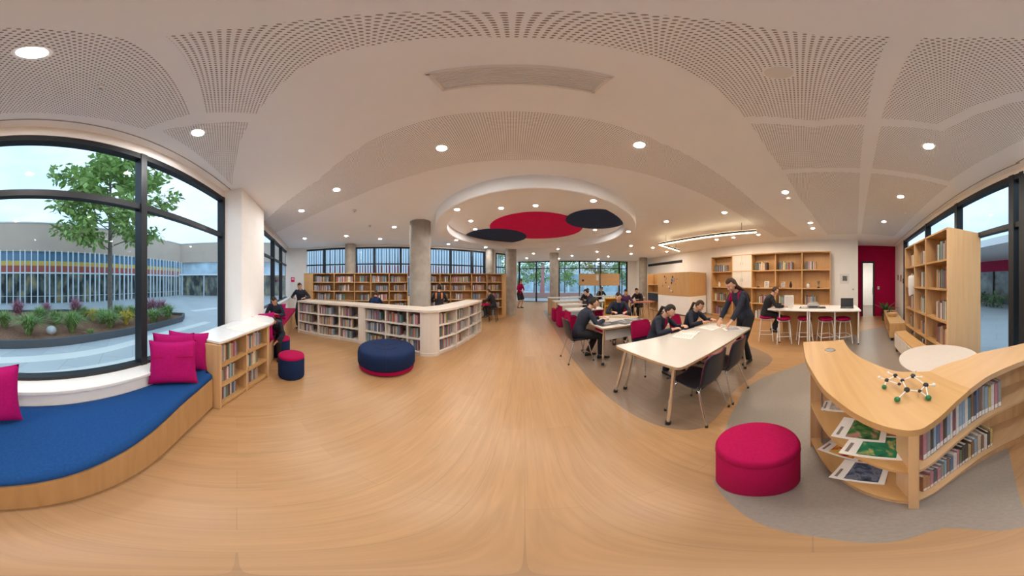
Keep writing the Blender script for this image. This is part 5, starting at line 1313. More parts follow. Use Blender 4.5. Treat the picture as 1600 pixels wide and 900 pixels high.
# ================================================================== PEOPLE
def ik(a, b, l1, l2, pole):
    a = Vector(a); b = Vector(b); d = b - a; L_ = d.length
    mx = (l1 + l2) * 0.995
    if L_ > mx: b = a + d * (mx / L_); d = b - a; L_ = mx
    t = d.normalized(); x = (l1 * l1 - l2 * l2 + L_ * L_) / (2 * L_); h = math.sqrt(max(0, l1 * l1 - x * x))
    p = Vector(pole); p = (p - t * p.dot(t)).normalized()
    return a + t * x + p * h, b
def person(label, loc, rz, h, hipz, lean=0.15, hunch=0.25, nod=0.5, yaw=0.0, hands=((-0.18, 0.40, 0.80), (0.18, 0.40, 0.80)), feet=((-0.10, 0.30, 0), (0.10, 0.30, 0)),
           hair='short', hairm=None, top=None, legs=None, vox=0.0075, yoke=None, badge=False, female=False, skirt=False, group=None, face=True, shirt=None):
    k = h / 1.65; hairm = hairm or M_HAIR; top = top or M_JACKET; legs = legs or M_TROUSER
    T = thing('person', label, 'person', (loc[0], loc[1], loc[2] if len(loc) > 2 else 0), rz, local=True, group=group)
    V = Vector
    P = V((0, 0, hipz)); s1 = V((0, math.sin(lean), math.cos(lean))); s2 = V((0, math.sin(lean + hunch), math.cos(lean + hunch)))
    waist = P + s1 * 0.17 * k; chest = waist + (s1 + s2).normalized() * 0.17 * k; nb = chest + s2 * 0.155 * k
    na = lean + hunch * 0.8 + nod * 0.35; nk = V((0, math.sin(na), math.cos(na)))
    ht = nb + nk * 0.085 * k
    # head frame
    Ry = Matrix.Rotation(-yaw, 3, 'Z'); Rn = Matrix.Rotation(-(nod), 3, 'X'); HR = Ry @ Rn
    hc = ht + HR @ V((0, 0.018 * k, 0.085 * k))
    sw = (0.160 if not female else 0.146) * k
    across = V((1, 0, 0))
    shL = nb - s2 * 0.035 * k - across * sw; shR = nb - s2 * 0.035 * k + across * sw
    body = MB(); jk = MB(); tr = MB(); sh = MB()
    def torso(m, e, zlo=-0.06):
        cs = [(P + s1 * zlo * k, .148, .108), (P + s1 * 0.02 * k, .158, .118), (waist, .132 if not female else .122, .100), (chest, .162 if not female else .15, .118), (chest + s2 * 0.075 * k, .170, .105), (nb - s2 * 0.012 * k, .115, .070), (nb + nk * 0.02 * k, .056, .054)]
        rings = []
        for i, (c, a, b) in enumerate(cs):
            ax = s1 if i < 2 else (s2 if i > 3 else (s1 + s2).normalized()); f = V((0, ax.z, -ax.y))
            rings.append([c + across * ((a * k + e) * math.cos(q)) + f * ((b * k + e) * math.sin(q)) for q in [2 * PI * j / 20 for j in range(20)]])
        m.loft(rings[::1])
    torso(body, 0.0); torso(jk, 0.012, -0.09)
    body.tube([nb - nk * 0.03 * k, nb + nk * 0.05 * k, ht + nk * 0.04 * k], [0.058 * k, 0.050 * k, 0.052 * k], 14)
    hand_m = []
    for sgn, s0, tgt in ((-1, shL, hands[0]), (1, shR, hands[1])):
        wr = V(tgt); el, wr = ik(s0, wr, 0.27 * k, 0.245 * k, (sgn * 0.75, -0.35, -0.75))
        body.tube([s0 - across * sgn * 0.03 * k, s0.lerp(el, 0.3), s0.lerp(el, 0.75), el, el.lerp(wr, 0.3), wr], [.050 * k, .047 * k, .040 * k, .037 * k, .038 * k, .026 * k], 12)
        jk.ball(s0 - across * sgn * 0.012 * k, 0.058 * k, 12); cuff = el.lerp(wr, 0.90)
        jk.tube([s0 - across * sgn * 0.03 * k, s0.lerp(el, 0.3), s0.lerp(el, 0.75), el, el.lerp(wr, 0.35), cuff], [.057 * k, .056 * k, .051 * k, .049 * k, .049 * k, .039 * k], 12)
        f = (wr - el).normalized(); f = (f + V((-sgn * 0.25, 0.25, -0.05))).normalized()
        side = f.cross(V((0, 0, 1))); side = side.normalized() if side.length > 1e-3 else V((1, 0, 0)); up = side.cross(f).normalized()
        pc = wr + f * 0.045 * k
        rings = []
        for d, a, b in ((-0.01, .024, .019), (0.02, .031, .017), (0.055, .040, .015), (0.085, .040, .012)):
            c = wr + f * d * k; rings.append([c + side * (a * k * math.cos(q)) + up * (b * k * math.sin(q)) for q in [2 * PI * j / 12 for j in range(12)]])
        body.loft(rings)
        for i, (off, ln, cu_) in enumerate(((-0.031, .066, .5), (-0.0105, .074, .55), (0.0105, .070, .65), (0.031, .056, .75))):
            b0 = wr + f * 0.078 * k + side * off * k; q1 = b0 + (f * math.cos(cu_ * .6) - up * math.sin(cu_ * .6)) * ln * .5 * k; q2 = q1 + (f * math.cos(cu_ * 1.7) - up * math.sin(cu_ * 1.7)) * ln * .5 * k
            body.tube([b0 - f * 0.02 * k, b0, q1, q2], [.0088 * k, .0092 * k, .0085 * k, .0066 * k], 8)
        ts = -side * sgn if (side.x * sgn) > 0 else side * sgn
        ts = side if side.dot(V((-sgn, 0, 0))) > 0 else -side
        b0 = wr + f * 0.018 * k + ts * 0.022 * k; q1 = b0 + (f * 0.6 + ts * 0.75 - up * 0.2).normalized() * 0.036 * k; q2 = q1 + (f * 0.95 + ts * 0.2 - up * 0.3).normalized() * 0.030 * k
        body.tube([b0 - ts * 0.012 * k, b0, q1, q2], [.012 * k, .012 * k, .0098 * k, .0072 * k], 8)
    for sgn, ft in ((-1, feet[0]), (1, feet[1])):
        hj = P + V((sgn * 0.088 * k, 0.0, -0.01 * k)); an = V((ft[0], ft[1], ft[2] + 0.085 * k))
        kn, an = ik(hj, an, 0.425 * k, 0.41 * k, (sgn * 0.12, 1, 0.25))
        body.tube([hj, hj.lerp(kn, .35), hj.lerp(kn, .85), kn, kn.lerp(an, .3), kn.lerp(an, .8), an], [.082 * k, .075 * k, .056 * k, .053 * k, .053 * k, .038 * k, .036 * k], 14)
        if skirt: tr_pts = [hj, hj.lerp(kn, .5), hj.lerp(kn, .98)]; tr.tube(tr_pts, [.11 * k, .105 * k, .105 * k], 14)
        else: tr.tube([hj, hj.lerp(kn, .35), hj.lerp(kn, .85), kn, kn.lerp(an, .35), kn.lerp(an, .85), an.lerp(kn, 0.04)], [.098 * k, .091 * k, .072 * k, .068 * k, .067 * k, .060 * k, .062 * k], 14)
        tr.ball(hj, 0.10 * k, 12)
        dr_ = V((sgn * 0.14, 1, 0)).normalized(); az = an.z - 0.085 * k
        body.tube([V((an.x, an.y, az + 0.05 * k)) - dr_ * 0.03 * k, V((an.x, an.y, az + 0.045 * k)) + dr_ * 0.06 * k, V((an.x, an.y, az + 0.03 * k)) + dr_ * 0.15 * k], [.036 * k, .034 * k, .024 * k], 12)
        sd = V((dr_.y, -dr_.x, 0)); rings = []
        for d, a, hh in ((-0.075, .022, .060), (-0.055, .036, .082), (0.0, .040, .090), (0.07, .044, .070), (0.13, .046, .050), (0.175, .034, .038), (0.19, .014, .024)):
            c = V((an.x, an.y, 0)) + dr_ * d * k
            rings.append([V((c.x, c.y, az + 0.004)) + sd * (a * k * math.cos(q)) + V((0, 0, 1)) * (hh * k * 0.5 * (1 + math.sin(q))) for q in [2 * PI * j / 14 for j in range(14)]])
        sh = MB(); sh.loft(rings); solid(sh, 'shoe', M_BLACK, T, voxel=max(vox, 0.008), smooth_it=3)
    tr.loft([[P + s1 * z * k + across * (a * k * math.cos(q)) + V((0, 1, 0)) * (b * k * math.sin(q)) for q in [2 * PI * j / 18 for j in range(18)]] for z, a, b in ((-0.10, .13, .10), (-0.03, .168, .126), (0.04, .160, .120), (0.10, .14, .105))])
    # head
    def skull(p):
        q = p.copy()
        if p.z < 0: q.x *= 1 - 0.26 * (-p.z) ** 1.3; 
        if p.z < 0 and p.y > 0: q.y *= 1 - 0.06 * (-p.z); q.z *= 1.0
        if p.z < 0 and p.y < 0: q.y *= 1 - 0.35 * (-p.z)
        if p.y > 0.6: q.y *= 0.985
        return q
    HX, HY, HZ_ = 0.073, 0.092, 0.112
    body.ball(hc, k, 26, sc=(HX, HY, HZ_), rot=HR, fn=skull)
    def hp(x, y, z): return hc + HR @ V((x * k, y * k, z * k))
    body.tube([hp(0, .083, .018), hp(0, .096, -.004), hp(0, .103, -.022), hp(0, .090, -.034)], [.007 * k, .010 * k, .0135 * k, .009 * k], 10)
    for s in (-1, 1):
        body.ball(hp(s * .0115, .088, -.026), .0085 * k, 8)
        body.ball(hp(s * .074, -.004, -.006), k, 10, sc=(.010, .020, .031), rot=HR)
        body.tube([hp(s * .012, .086, .030), hp(s * .032, .082, .034), hp(s * .052, .066, .028)], [.006 * k, .0075 * k, .005 * k], 8)
        body.ball(hp(s * .040, .062, -.022), .022 * k, 10)
    body.ball(hp(0, .078, -.088), .018 * k, 10); body.tube([hp(-.02, .081, -.060), hp(0, .0885, -.058), hp(.02, .081, -.060)], [.005 * k, .0075 * k, .005 * k], 8)
    solid(body, 'body', M_SKIN, T, voxel=vox, smooth_it=3)
    if face:
        for s in (-1, 1):
            MB().ball(hp(s * .031, .0792, .004), k, 12, sc=(.0125, .0065, .0052), rot=HR).build('eye', M_EYEW, T, smooth=60)
            MB().ball(hp(s * .031, .0842, .0022), k, 10, sc=(.0060, .0030, .0046), rot=HR).build('iris', M_EYEB, T, smooth=60)
            MB().tube([hp(s * .017, .0835, .0075), hp(s * .031, .0868, .0098), hp(s * .045, .0775, .0065)], [.0026 * k, .0042 * k, .0026 * k], 8).build('eyelid', M_SKIN, T, smooth=60)
            MB().tube([hp(s * .014, .0925, .033), hp(s * .032, .0895, .039), hp(s * .052, .0735, .033)], [.0022 * k, .0034 * k, .0018 * k], 6).build('eyebrow', hairm, T, smooth=60)
        MB().tube([hp(-.021, .0835, -.0595), hp(-.008, .0935, -.0565), hp(0, .094, -.0575), hp(.008, .0935, -.0565), hp(.021, .0835, -.0595)], [.0018 * k, .0042 * k, .0042 * k, .0042 * k, .0018 * k], 8).build('lips', M_LIP, T, smooth=60)
    fn = None; mats_ = [top]
    if yoke:
        mats_ = [top, yoke]; fF_ = V((0, s2.z, -s2.y))
        def fn(c): 
            a = c - nb; up_ = a.dot(s2)
            return 1 if (abs(a.x) < 0.125 * k and -0.22 * k < up_ < 0.05 * k and abs(a.x) > 0.075 * k and abs(a.dot(fF_)) < 0.15 * k) else 0
    solid(jk, 'jacket', mats_, T, voxel=vox, smooth_it=5, matfn=fn)
    solid(tr, 'skirt' if skirt else 'trousers', legs, T, voxel=max(vox, 0.009), smooth_it=5)
    # collar and shirt front
    cl = MB(); fF = V((0, s2.z, -s2.y))
    c0 = nb - s2 * 0.0 * k
    ring = [c0 + across * (0.072 * k * math.cos(q)) + fF * (0.068 * k * math.sin(q)) + nk * (0.022 * k - 0.020 * k * max(0, math.sin(q))) for q in [2 * PI * j / 20 + PI / 2 + 0.25 for j in range(19)]]
    cl.tube(ring, 0.014 * k, 8); cl.build('collar', top, T, smooth=60)
    if shirt:
        m = MB(); a = nb + fF * 0.062 * k; rings = []
        for z, w_, f_ in ((0.02, .036, .064), (-0.05, .032, .100), (-0.13, .018, .128), (-0.17, .004, .134)):
            c = nb + s2 * z * k + fF * f_ * k; rings.append([c + across * w_ * k * math.cos(q) + fF * 0.008 * k * math.sin(q) for q in [2 * PI * j / 10 for j in range(10)]])
        m.loft(rings); m.build('shirt', shirt, T, smooth=60)
    if badge:
        c = chest + fF * 0.133 * k + s2 * 0.05 * k - across * 0.075 * k
        MB().box(c, (0.05 * k, 0.012, 0.028 * k), rot=Matrix.Rotation(-(lean + hunch), 3, 'X')).build('badge', M_PAPER, T)
    # hair: a cap grown out of the skull, buried in the face region
    hm = MB()
    def cap(p):
        q = skull(p)
        fz = 0.42 + 0.18 * abs(p.x)
        facez = smoothstep(0.02, 0.28, p.y) * (1 - smoothstep(fz, fz + 0.16, p.z))
        low = (1 - smoothstep(-0.62, -0.30, p.z)) * (1 if hair in ('short',) else 0.9) if p.y < 0.25 else 0
        g = 1.115 - 0.30 * max(facez, low * 0.9)
        if hair == 'long': g = 1.13 - 0.30 * facez
        q = q * (g + 0.012 * math.sin(9 * p.x + 7 * p.y) * (1 - facez)); q.z += 0.02 if g > 1 else 0
        return q
    hm.ball(hc, k, 40, sc=(HX, HY, HZ_), rot=HR, fn=cap)
    hm.build('hair', hairm, T, smooth=70)
    back = HR @ V((0, -1, 0))
    if hair == 'ponytail':
        a = hp(0, -.098, -.01); MB().tube([a, a + HR @ V((0, -.045 * k, -.02 * k)), nb - fF * 0.11 * k + s2 * 0.0, nb - fF * 0.135 * k - s2 * 0.14 * k], [.022 * k, .030 * k, .028 * k, .008 * k], 12).build('ponytail', hairm, T, smooth=60)
    if hair == 'bun': MB().ball(hp(0, -.06, .125), .042 * k, 14).build('hair_bun', hairm, T, smooth=60)
    if hair == 'long':
        m = MB(); rings = []
        for c, a, b in ((hp(0, -.02, .02), .079, .078), (hp(0, -.035, -.06), .086, .062), (nb - fF * 0.085 * k - s2 * 0.01 * k, .095, .042), (nb - fF * 0.125 * k - s2 * 0.12 * k, .098, .032), (nb - fF * 0.135 * k - s2 * 0.26 * k, .075, .025), (nb - fF * 0.135 * k - s2 * 0.33 * k, .03, .012)):
            rings.append([c + across * (a * k * math.cos(q)) + fF * (b * k * math.sin(q)) for q in [2 * PI * j / 18 for j in range(18)]])
        m.loft(rings); m.build('long_hair', hairm, T, smooth=60)
    return T
def fdir(dx, dy): return math.atan2(-dx, dy)
# the teacher and the students at the two near tables
tl = polar(1165, 3.34)
person('standing teacher with long brown hair and magenta-yoked navy jacket, leaning over the long table', (*tl, 0), fdir(-0.78, 0.42), 1.66, 0.875, lean=0.34, hunch=0.22, nod=0.62,
       hands=((-0.20, 0.54, 0.835), (0.12, 0.50, 0.83)), feet=((-0.11, 0.02, 0), (0.12, -0.16, 0)), hair='long', hairm=M_HAIRB, yoke=M_MAG, female=True, vox=0.007)
person('girl in a navy jacket with tied-back hair writing at the long table, nearer us', (2.13, 2.17, 0), fdir(0.16, -0.98), 1.48, 0.535, lean=0.26, hunch=0.34, nod=0.62, yaw=-0.25,
       hands=((-0.14, 0.46, 0.80), (0.13, 0.44, 0.80)), feet=((-0.12, 0.34, 0), (0.12, 0.30, 0)), hair='ponytail', female=True, badge=True, shirt=M_MAG, vox=0.0065)
person('girl in a navy jacket writing at the far end of the long table', (2.92, 2.05, 0), fdir(-0.05, -0.99), 1.48, 0.535, lean=0.24, hunch=0.32, nod=0.55, yaw=-0.1,
       hands=((-0.14, 0.46, 0.80), (0.13, 0.46, 0.80)), feet=((-0.12, 0.32, 0), (0.12, 0.30, 0)), hair='ponytail', hairm=M_HAIRB, female=True, badge=True, shirt=M_NAVY, vox=0.0065)
person('boy in a navy jacket seen from behind-left, seated at the small table', (1.22, 3.22, 0), fdir(0.98, -0.12), 1.58, 0.54, lean=0.28, hunch=0.32, nod=0.45, yaw=0.15,
       hands=((-0.10, 0.48, 0.79), (0.16, 0.46, 0.79)), feet=((-0.10, 0.22, 0), (0.12, 0.40, 0)), hair='short', vox=0.007)
person('student in a navy jacket facing us across the small table', (2.58, 3.96, 0), fdir(-0.45, -0.89), 1.60, 0.54, lean=0.18, hunch=0.3, nod=0.40, yaw=0.3,
       hands=((-0.14, 0.46, 0.79), (0.16, 0.40, 0.79)), feet=((-0.12, 0.32, 0), (0.12, 0.30, 0)), hair='short', shirt=M_NAVY, vox=0.008)
bl_ = polar(1196, 4.72)
person('boy in a black jacket on a high stool at the high table end', (*bl_, 0), fdir(0.25, -0.97), 1.55, 0.70, lean=0.20, hunch=0.32, nod=0.42,
       hands=((-0.12, 0.46, 0.885), (0.16, 0.46, 0.885)), feet=((-0.10, 0.20, 0.20), (0.10, 0.20, 0.20)), hair='short', hairm=M_HAIRB, top=M_TROUSER, vox=0.008)
# children by the left windows and behind the counter
a_ = WL(5.15, 0.46)
person('child in navy sitting on the window bench looking down at a book', (*polar(432, 4.62), 0), fdir(0.80, -0.45), 1.42, 0.545, lean=0.22, hunch=0.3, nod=0.65,
       hands=((-0.08, 0.32, 0.72), (0.08, 0.32, 0.72)), feet=((-0.10, 0.32, 0), (0.10, 0.32, 0)), hair='short', hairm=M_HAIRB, vox=0.009)
person('child in navy hunched forward on a round stool, reading by the window', (*polar(435.5, 3.66), 0), fdir(0.62, -0.45), 1.22, 0.47, lean=0.50, hunch=0.45, nod=0.85,
       hands=((-0.08, 0.34, 0.40), (0.08, 0.34, 0.40)), feet=((-0.10, 0.26, 0), (0.10, 0.26, 0)), hair='short', hairm=M_HAIRB, vox=0.009)
person('boy in navy standing behind the window end of the counter', (*polar(470.5, 5.95), 0), fdir(0.6, -0.5), 1.50, 0.79, lean=0.12, hunch=0.2, nod=0.5,
       hands=((-0.17, 0.24, 1.0), (0.17, 0.24, 1.0)), feet=((-0.1, 0.0, 0), (0.1, 0.0, 0)), hair='short', hairm=M_HAIRB, vox=0.010)
def bstool(x, y, h, label, mt=M_MAG):
    t = thing('reading_stool', label, 'stool', (x, y, 0), local=True, group='reading stools behind the counter')
    MB().lathe([(0.16, h - 0.05), (0.18, h - 0.03), (0.175, h), (0.001, h + 0.005)], 24).build('seat', mt, t, smooth=50)
    for k_ in range(4):
        q = k_ * PI / 2 + 0.6; MB().tube([(0.10 * math.cos(q), 0.10 * math.sin(q), h - 0.04), (0.18 * math.cos(q), 0.18 * math.sin(q), 0)], 0.011, 8).build('leg', M_BLACK, t)
x, y = polar(585, 5.9); bstool(x, y, 0.48, 'reading stool under the child turned to the left bookcase')
person('child in navy seen from behind, sitting before the left oak bookcase', (x, y, 0), fdir(-0.45, 0.9), 1.42, 0.56, lean=0.15, hunch=0.3, nod=0.3, hands=((-0.14, 0.36, 0.72), (0.14, 0.36, 0.72)), feet=((-0.1, 0.34, 0), (0.1, 0.34, 0)), hair='short', hairm=M_HAIRB, top=M_NAVY, vox=0.011, face=False)
x, y = polar(686, 5.95); bstool(x, y, 0.58, 'reading stool under the orange-collared student')
person('student in black with orange shoulders, hair in a bun, seen from behind by the column', (x, y, 0), fdir(-0.35, 0.93), 1.55, 0.67, lean=0.1, hunch=0.2, nod=0.3, hands=((-0.16, 0.36, 0.84), (0.16, 0.36, 0.84)), feet=((-0.1, 0.32, 0.15), (0.1, 0.32, 0.15)), hair='bun', top=M_TROUSER, yoke=M_ORANGE, vox=0.011, face=False)
x, y = polar(771.5, 6.95); bstool(x, y, 0.54, 'reading stool under the child by the end of right oak bookcase', M_BLACK)
person('child in black sitting sideways at the end of the right oak bookcase', (x, y, 0), fdir(-0.97, 0.1), 1.36, 0.62, lean=0.18, hunch=0.3, nod=0.35, hands=((-0.12, 0.40, 0.80), (0.12, 0.40, 0.80)), feet=((-0.1, 0.30, 0.14), (0.1, 0.30, 0.14)), hair='short', hairm=M_HAIRB, top=M_TROUSER, vox=0.011)
t = thing('reading_shelf', 'small magenta-topped side table beside the child at right bookcase end', 'table', (*polar(757, 6.95), 0), local=True)
MB().prism(round_poly([(-0.2, -0.16), (0.2, -0.16), (0.2, 0.16), (-0.2, 0.16)], 0.04), 0.62, 0.66).build('table_top', M_MAG, t)
for sx in (-1, 1):
    for sy in (-1, 1): MB().tube([(sx * 0.14, sy * 0.11, 0.62), (sx * 0.17, sy * 0.14, 0)], 0.011, 8).build('leg', M_BLACK, t)
person('woman in a magenta top and black skirt standing by the far glass door', (*polar(812, 10.6), 0), fdir(0.55, -0.8), 1.62, 0.86, lean=0.08, hunch=0.12, nod=0.3, hands=((-0.05, 0.30, 0.98), (0.10, 0.28, 0.98)), feet=((-0.09, 0.05, 0), (0.1, -0.03, 0)), hair='bun', top=M_MAG, skirt=True, female=True, vox=0.012)
for (px, d, rz, l, hr, tp) in ((917, 7.8, (-0.3, -0.95), 'student in black facing us in the far study row', M_HAIR, M_TROUSER), (927.5, 6.55, (-0.9, 0.3), 'dark-haired student in the middle of the far study row', M_HAIR, M_JACKET), (975.5, 6.9, (-0.4, -0.9), 'student in purple beyond the table with black papers', M_HAIR, mat('purple_cloth', (0.07, 0.02, 0.08), 0.8)), (999, 7.9, (-0.9, -0.4), 'student leaning on the pale table before the narrow shelf unit', M_HAIR, M_TROUSER), (936.5, 9.8, (0.0, -1.0), 'student seated beneath the pinboards', M_HAIRB, M_TROUSER)):
    x, y = polar(px, d); bstool(x, y, 0.46, 'dark stool under the ' + l.replace('student ', 'student ', 1)[:60], M_BLACK)
    person(l, (x, y, 0), fdir(*rz), 1.58, 0.545, lean=0.22, hunch=0.28, nod=0.45, hands=((-0.14, 0.42, 0.78), (0.14, 0.42, 0.78)), feet=((-0.1, 0.32, 0), (0.1, 0.32, 0)), hair='short', hairm=hr, top=tp, vox=0.012)
t = thing('open_book', 'open book held by the child on the window bench', 'book', (0, 0, 0), local=True)
hx_, hy_ = polar(432, 4.62); f_ = Vector((0.80, -0.45)).normalized() * 0.38; t.location = (hx_ + f_.x, hy_ + f_.y, 0.72); t.rotation_euler = (0.5, 0, fdir(0.8, -0.45))
for s in (-1, 1): MB().box((s * 0.075, 0, 0.006), (0.148, 0.21, 0.012), rot=Matrix.Rotation(s * 0.12, 3, 'Y')).build('pages', M_PAPER, t)
MB().box((0, 0, -0.006), (0.31, 0.22, 0.006)).build('cover', M_CRIM, t)
# ================================================================== OUTSIDE
def paving(name):
    m, t, b = newmat(name); MATS[name] = m; b.inputs['Roughness'].default_value = 0.45
    co = t.nodes.new('ShaderNodeTexCoord'); mp = t.nodes.new('ShaderNodeMapping'); mp.inputs['Rotation'].default_value = (0, 0, -0.5)
    br = t.nodes.new('ShaderNodeTexBrick'); br.inputs['Scale'].default_value = 1.0; br.inputs['Brick Width'].default_value = 1.2; br.inputs['Row Height'].default_value = 0.6; br.inputs['Mortar Size'].default_value = 0.006
    br.inputs['Color1'].default_value = (0.46, 0.50, 0.53, 1); br.inputs['Color2'].default_value = (0.52, 0.555, 0.575, 1); br.inputs['Mortar'].default_value = (0.36, 0.39, 0.41, 1)
    t.links.new(co.outputs['Object'], mp.inputs['Vector']); t.links.new(mp.outputs['Vector'], br.inputs['Vector'])
    t.links.new(br.outputs['Color'], b.inputs['Base Color']); return m
struct('ground', MB().prism([(-60, -60), (60, -60), (60, 60), (-60, 60)], -0.2, -0.04), paving('courtyard_paving'))
M_PALE = mat('pale_paving', (0.74, 0.75, 0.73), 0.5, var=0.04)
def band(pxs, w_, nm='paving_band'):
    c = [Vector((*G(px, py, -0.035), 0)) for px, py in pxs]; c = catmull(c, 5); a = []; b = []
    for i, p in enumerate(c):
        t = (c[min(i + 1, len(c) - 1)] - c[max(i - 1, 0)]).normalized(); nn = Vector((-t.y, t.x, 0)); a.append((p + nn * w_ / 2)[:2]); b.append((p - nn * w_ / 2)[:2])
    struct(nm, MB().prism(a + b[::-1], -0.042, -0.034), M_PALE)
band([(-40, 566), (0, 563), (60, 560), (120, 554), (170, 545), (215, 533), (260, 520), (325, 503)], 0.30)
band([(-40, 592), (0, 588), (90, 583), (150, 574), (215, 560)], 0.22)
band([(300, 486), (340, 481)], 0.5)
# planter
kerb = [(0.4,-4.3),(-1.41,-3.88),(-2.8,-3.33),(-3.84,-2.95),(-4.96,-2.42),(-6.89,-1.62),(-7.75,-1.72),(-7.7,-4.2),(-5.75,-6.86),(-3.2,-8.2),(0.4,-8.6)]
def inset(P, d):
    return [tuple(v) for v in grow([Vector(p) for p in P], -d)]
T = thing('planter_bed', 'dark-edged courtyard planting bed covered with bark mulch', 'planter', (-4, -4.5, -0.04))
MB().prism(kerb, -0.04, 0.05).build('soil', M_SOIL, T)
m = MB()
for i in range(len(kerb)): m.seg(kerb[i], kerb[(i + 1) % len(kerb)], 0.07, -0.04, 0.16)
m.build('kerb', M_DARKK, T)
def grass(c, r_, h, label, mt, n=90, seed=0, grp='grass clumps in the courtyard bed'):
    t = thing('grass_clump', label, 'plant', (c[0], c[1], 0.05), local=True, group=grp)
    r = random.Random(seed); m = MB()
    for i in range(n):
        a = r.uniform(0, 2 * PI); sp = r.uniform(0.2, 1.0); b0 = Vector((math.cos(a), math.sin(a), 0)) * r.uniform(0, 0.07); w_ = r.uniform(0.009, 0.02)
        hh = h * r.uniform(0.65, 1.05) * (1 - 0.35 * sp); d = Vector((math.cos(a), math.sin(a), 0)); s_ = Vector((-d.y, d.x, 0)); pts = []
        for k_ in range(5):
            u = k_ / 4; p = b0 + d * (r_ * sp * u ** 1.5) + Vector((0, 0, hh * math.sin(min(1.0, u * (1.0 + 0.25 * sp)) * PI / 2) - 0.22 * hh * sp * u ** 3)); ww = w_ * (1 - u * 0.92); pts += [p - s_ * ww, p + s_ * ww]
        m.add(pts, [(2 * k_, 2 * k_ + 1, 2 * k_ + 3, 2 * k_ + 2) for k_ in range(4)])
    m.build('blades', mt, t); MB().ball((0, 0, 0.02), 0.07, 8, sc=(1, 1, 0.5)).build('crown', M_BARK, t)
GC = [((7,512),'green',.48,.55),((45,523),'green',.50,.60),((62,503),'green',.45,.55),((112,519),'green',.55,.62),((88,507),'green',.42,.5),((172,512),'green',.50,.55),((146,501),'yellow',.4,.45),((197,507),'yellow',.35,.5),((240,504),'green',.45,.5),((262,498),'green',.5,.55),((205,496),'green',.45,.5),((28,498),'purple',.4,.75),((118,497),'purple',.45,.8),((130,499),'green',.45,.5),((236,493),'purple',.5,.75),((252,494),'purple',.5,.7),((72,497),'purple',.4,.6),((185,497),'green',.45,.55),((160,505),'green',.4,.5),((141,523),'small',.15,.18)]
pos_words = ['at the near-left end of the bed', 'in front, beside the white stone lamp', 'behind the stone lamp', 'in front, big one right of the stone lamp', 'between the two big front clumps', 'below the tree trunk, in front', 'left of the tree trunk', 'against the window mullion', 'just right of the mullion', 'at the pointed end of the bed', 'behind the mullion', 'behind the first clump', 'behind the big front clump', 'just behind the big front clump', 'at the back of the pointed end', 'at the back, farthest right', 'behind the stone lamp, farther back', 'right of the tree trunk', 'below the tree, farther left', 'tiny, at the front kerb']
for i, ((p, kd, r_, h), wd) in enumerate(zip(GC, pos_words)):
    c = G(*p, 0.05); grass(c, r_ * 1.5, h * 1.25, '%s grass clump %s' % ('low' if kd == 'small' else kd, wd), {'green': M_GRASS, 'small': M_GRASS, 'yellow': M_GRASSY, 'purple': M_GRASSP}[kd], 260 if kd != 'small' else 40, i)
x, y = G(80, 522, 0.05)
t = thing('garden_lamp', 'white round stone lamp sitting on the mulch', 'lamp', (x, y, 0.05), local=True)
MB().ball((0, 0, 0.11), 0.15, 20, sc=(1, 1, 0.85)).build('globe', mat('white_stone', (0.62, 0.66, 0.70), 0.6, var=0.12, scale=20), t, smooth=60); MB().lathe([(0.09, 0.0), (0.07, 0.03)], 16).build('base', M_METAL, t)
# trees
def leafy(m, c, r_, n, rnd, sz):
    for i in range(n):
        p = Vector((rnd.gauss(0, 1), rnd.gauss(0, 1), rnd.gauss(0, 1))).normalized() * r_ * rnd.uniform(0.15, 1.0) ** 0.5; p.z *= 0.7; p = Vector(c) + p
        a = Vector((rnd.uniform(-1, 1), rnd.uniform(-1, 1), rnd.uniform(-0.8, 0.3))).normalized(); b = a.cross(Vector((rnd.uniform(-1, 1), rnd.uniform(-1, 1), 1))).normalized(); s = sz * rnd.uniform(0.6, 1.2)
        m.add([p, p + a * s * 0.5 + b * s * 0.22, p + a * s, p + a * s * 0.5 - b * s * 0.22], [(0, 1, 2, 3)])
def tree(name, label, base, h, crown_r, z0, seed, leaf, n_br=14, lv=160, sz=0.26, tr_r=0.09, group=None, cl=0.75):
    r = random.Random(seed); t = thing(name, label, 'tree', (base[0], base[1], -0.04), local=True, group=group)
    m = MB(); m.tube([(0, 0, 0), (0.03, 0.02, h * 0.35), (-0.03, 0.0, h * 0.7), (0.0, 0.03, h * 0.93)], [tr_r, tr_r * 0.85, tr_r * 0.5, 0.02], 12); m.build('trunk', M_BARK, t, smooth=60)
    br = MB(); lf = MB()
    for i in range(n_br):
        f = i / (n_br - 1); z = z0 + (h * 0.95 - z0) * f; a = i * 2.4 + r.uniform(-0.3, 0.3); prof = math.sin(PI * (0.28 + 0.70 * f)) ** 0.8; ln = crown_r * prof * r.uniform(0.75, 1.05)
        s = Vector((0, 0, z * 0.9)); e = Vector((ln * math.cos(a), ln * math.sin(a), z + ln * 0.22)); mid = s.lerp(e, 0.5) + Vector((0, 0, 0.05))
        br.tube([s, mid, e], [0.035, 0.022, 0.008], 6)
        for k_ in (0.55, 0.8, 1.0): leafy(lf, s.lerp(e, k_) + Vector((0, 0, 0.05)), cl * (0.6 + 0.4 * k_), lv // 3, r, sz)
    br.build('branches', M_BARK, t); lf.build('leaves', leaf, t)
    return t
tx, ty = G(172, 487, 0.0)
tree('courtyard_tree', 'slender leafy tree standing in the courtyard bed', (tx, ty), 8.6, 3.0, 3.4, 4, M_LEAF, n_br=22, lv=240, sz=0.42, tr_r=0.13, cl=0.72)
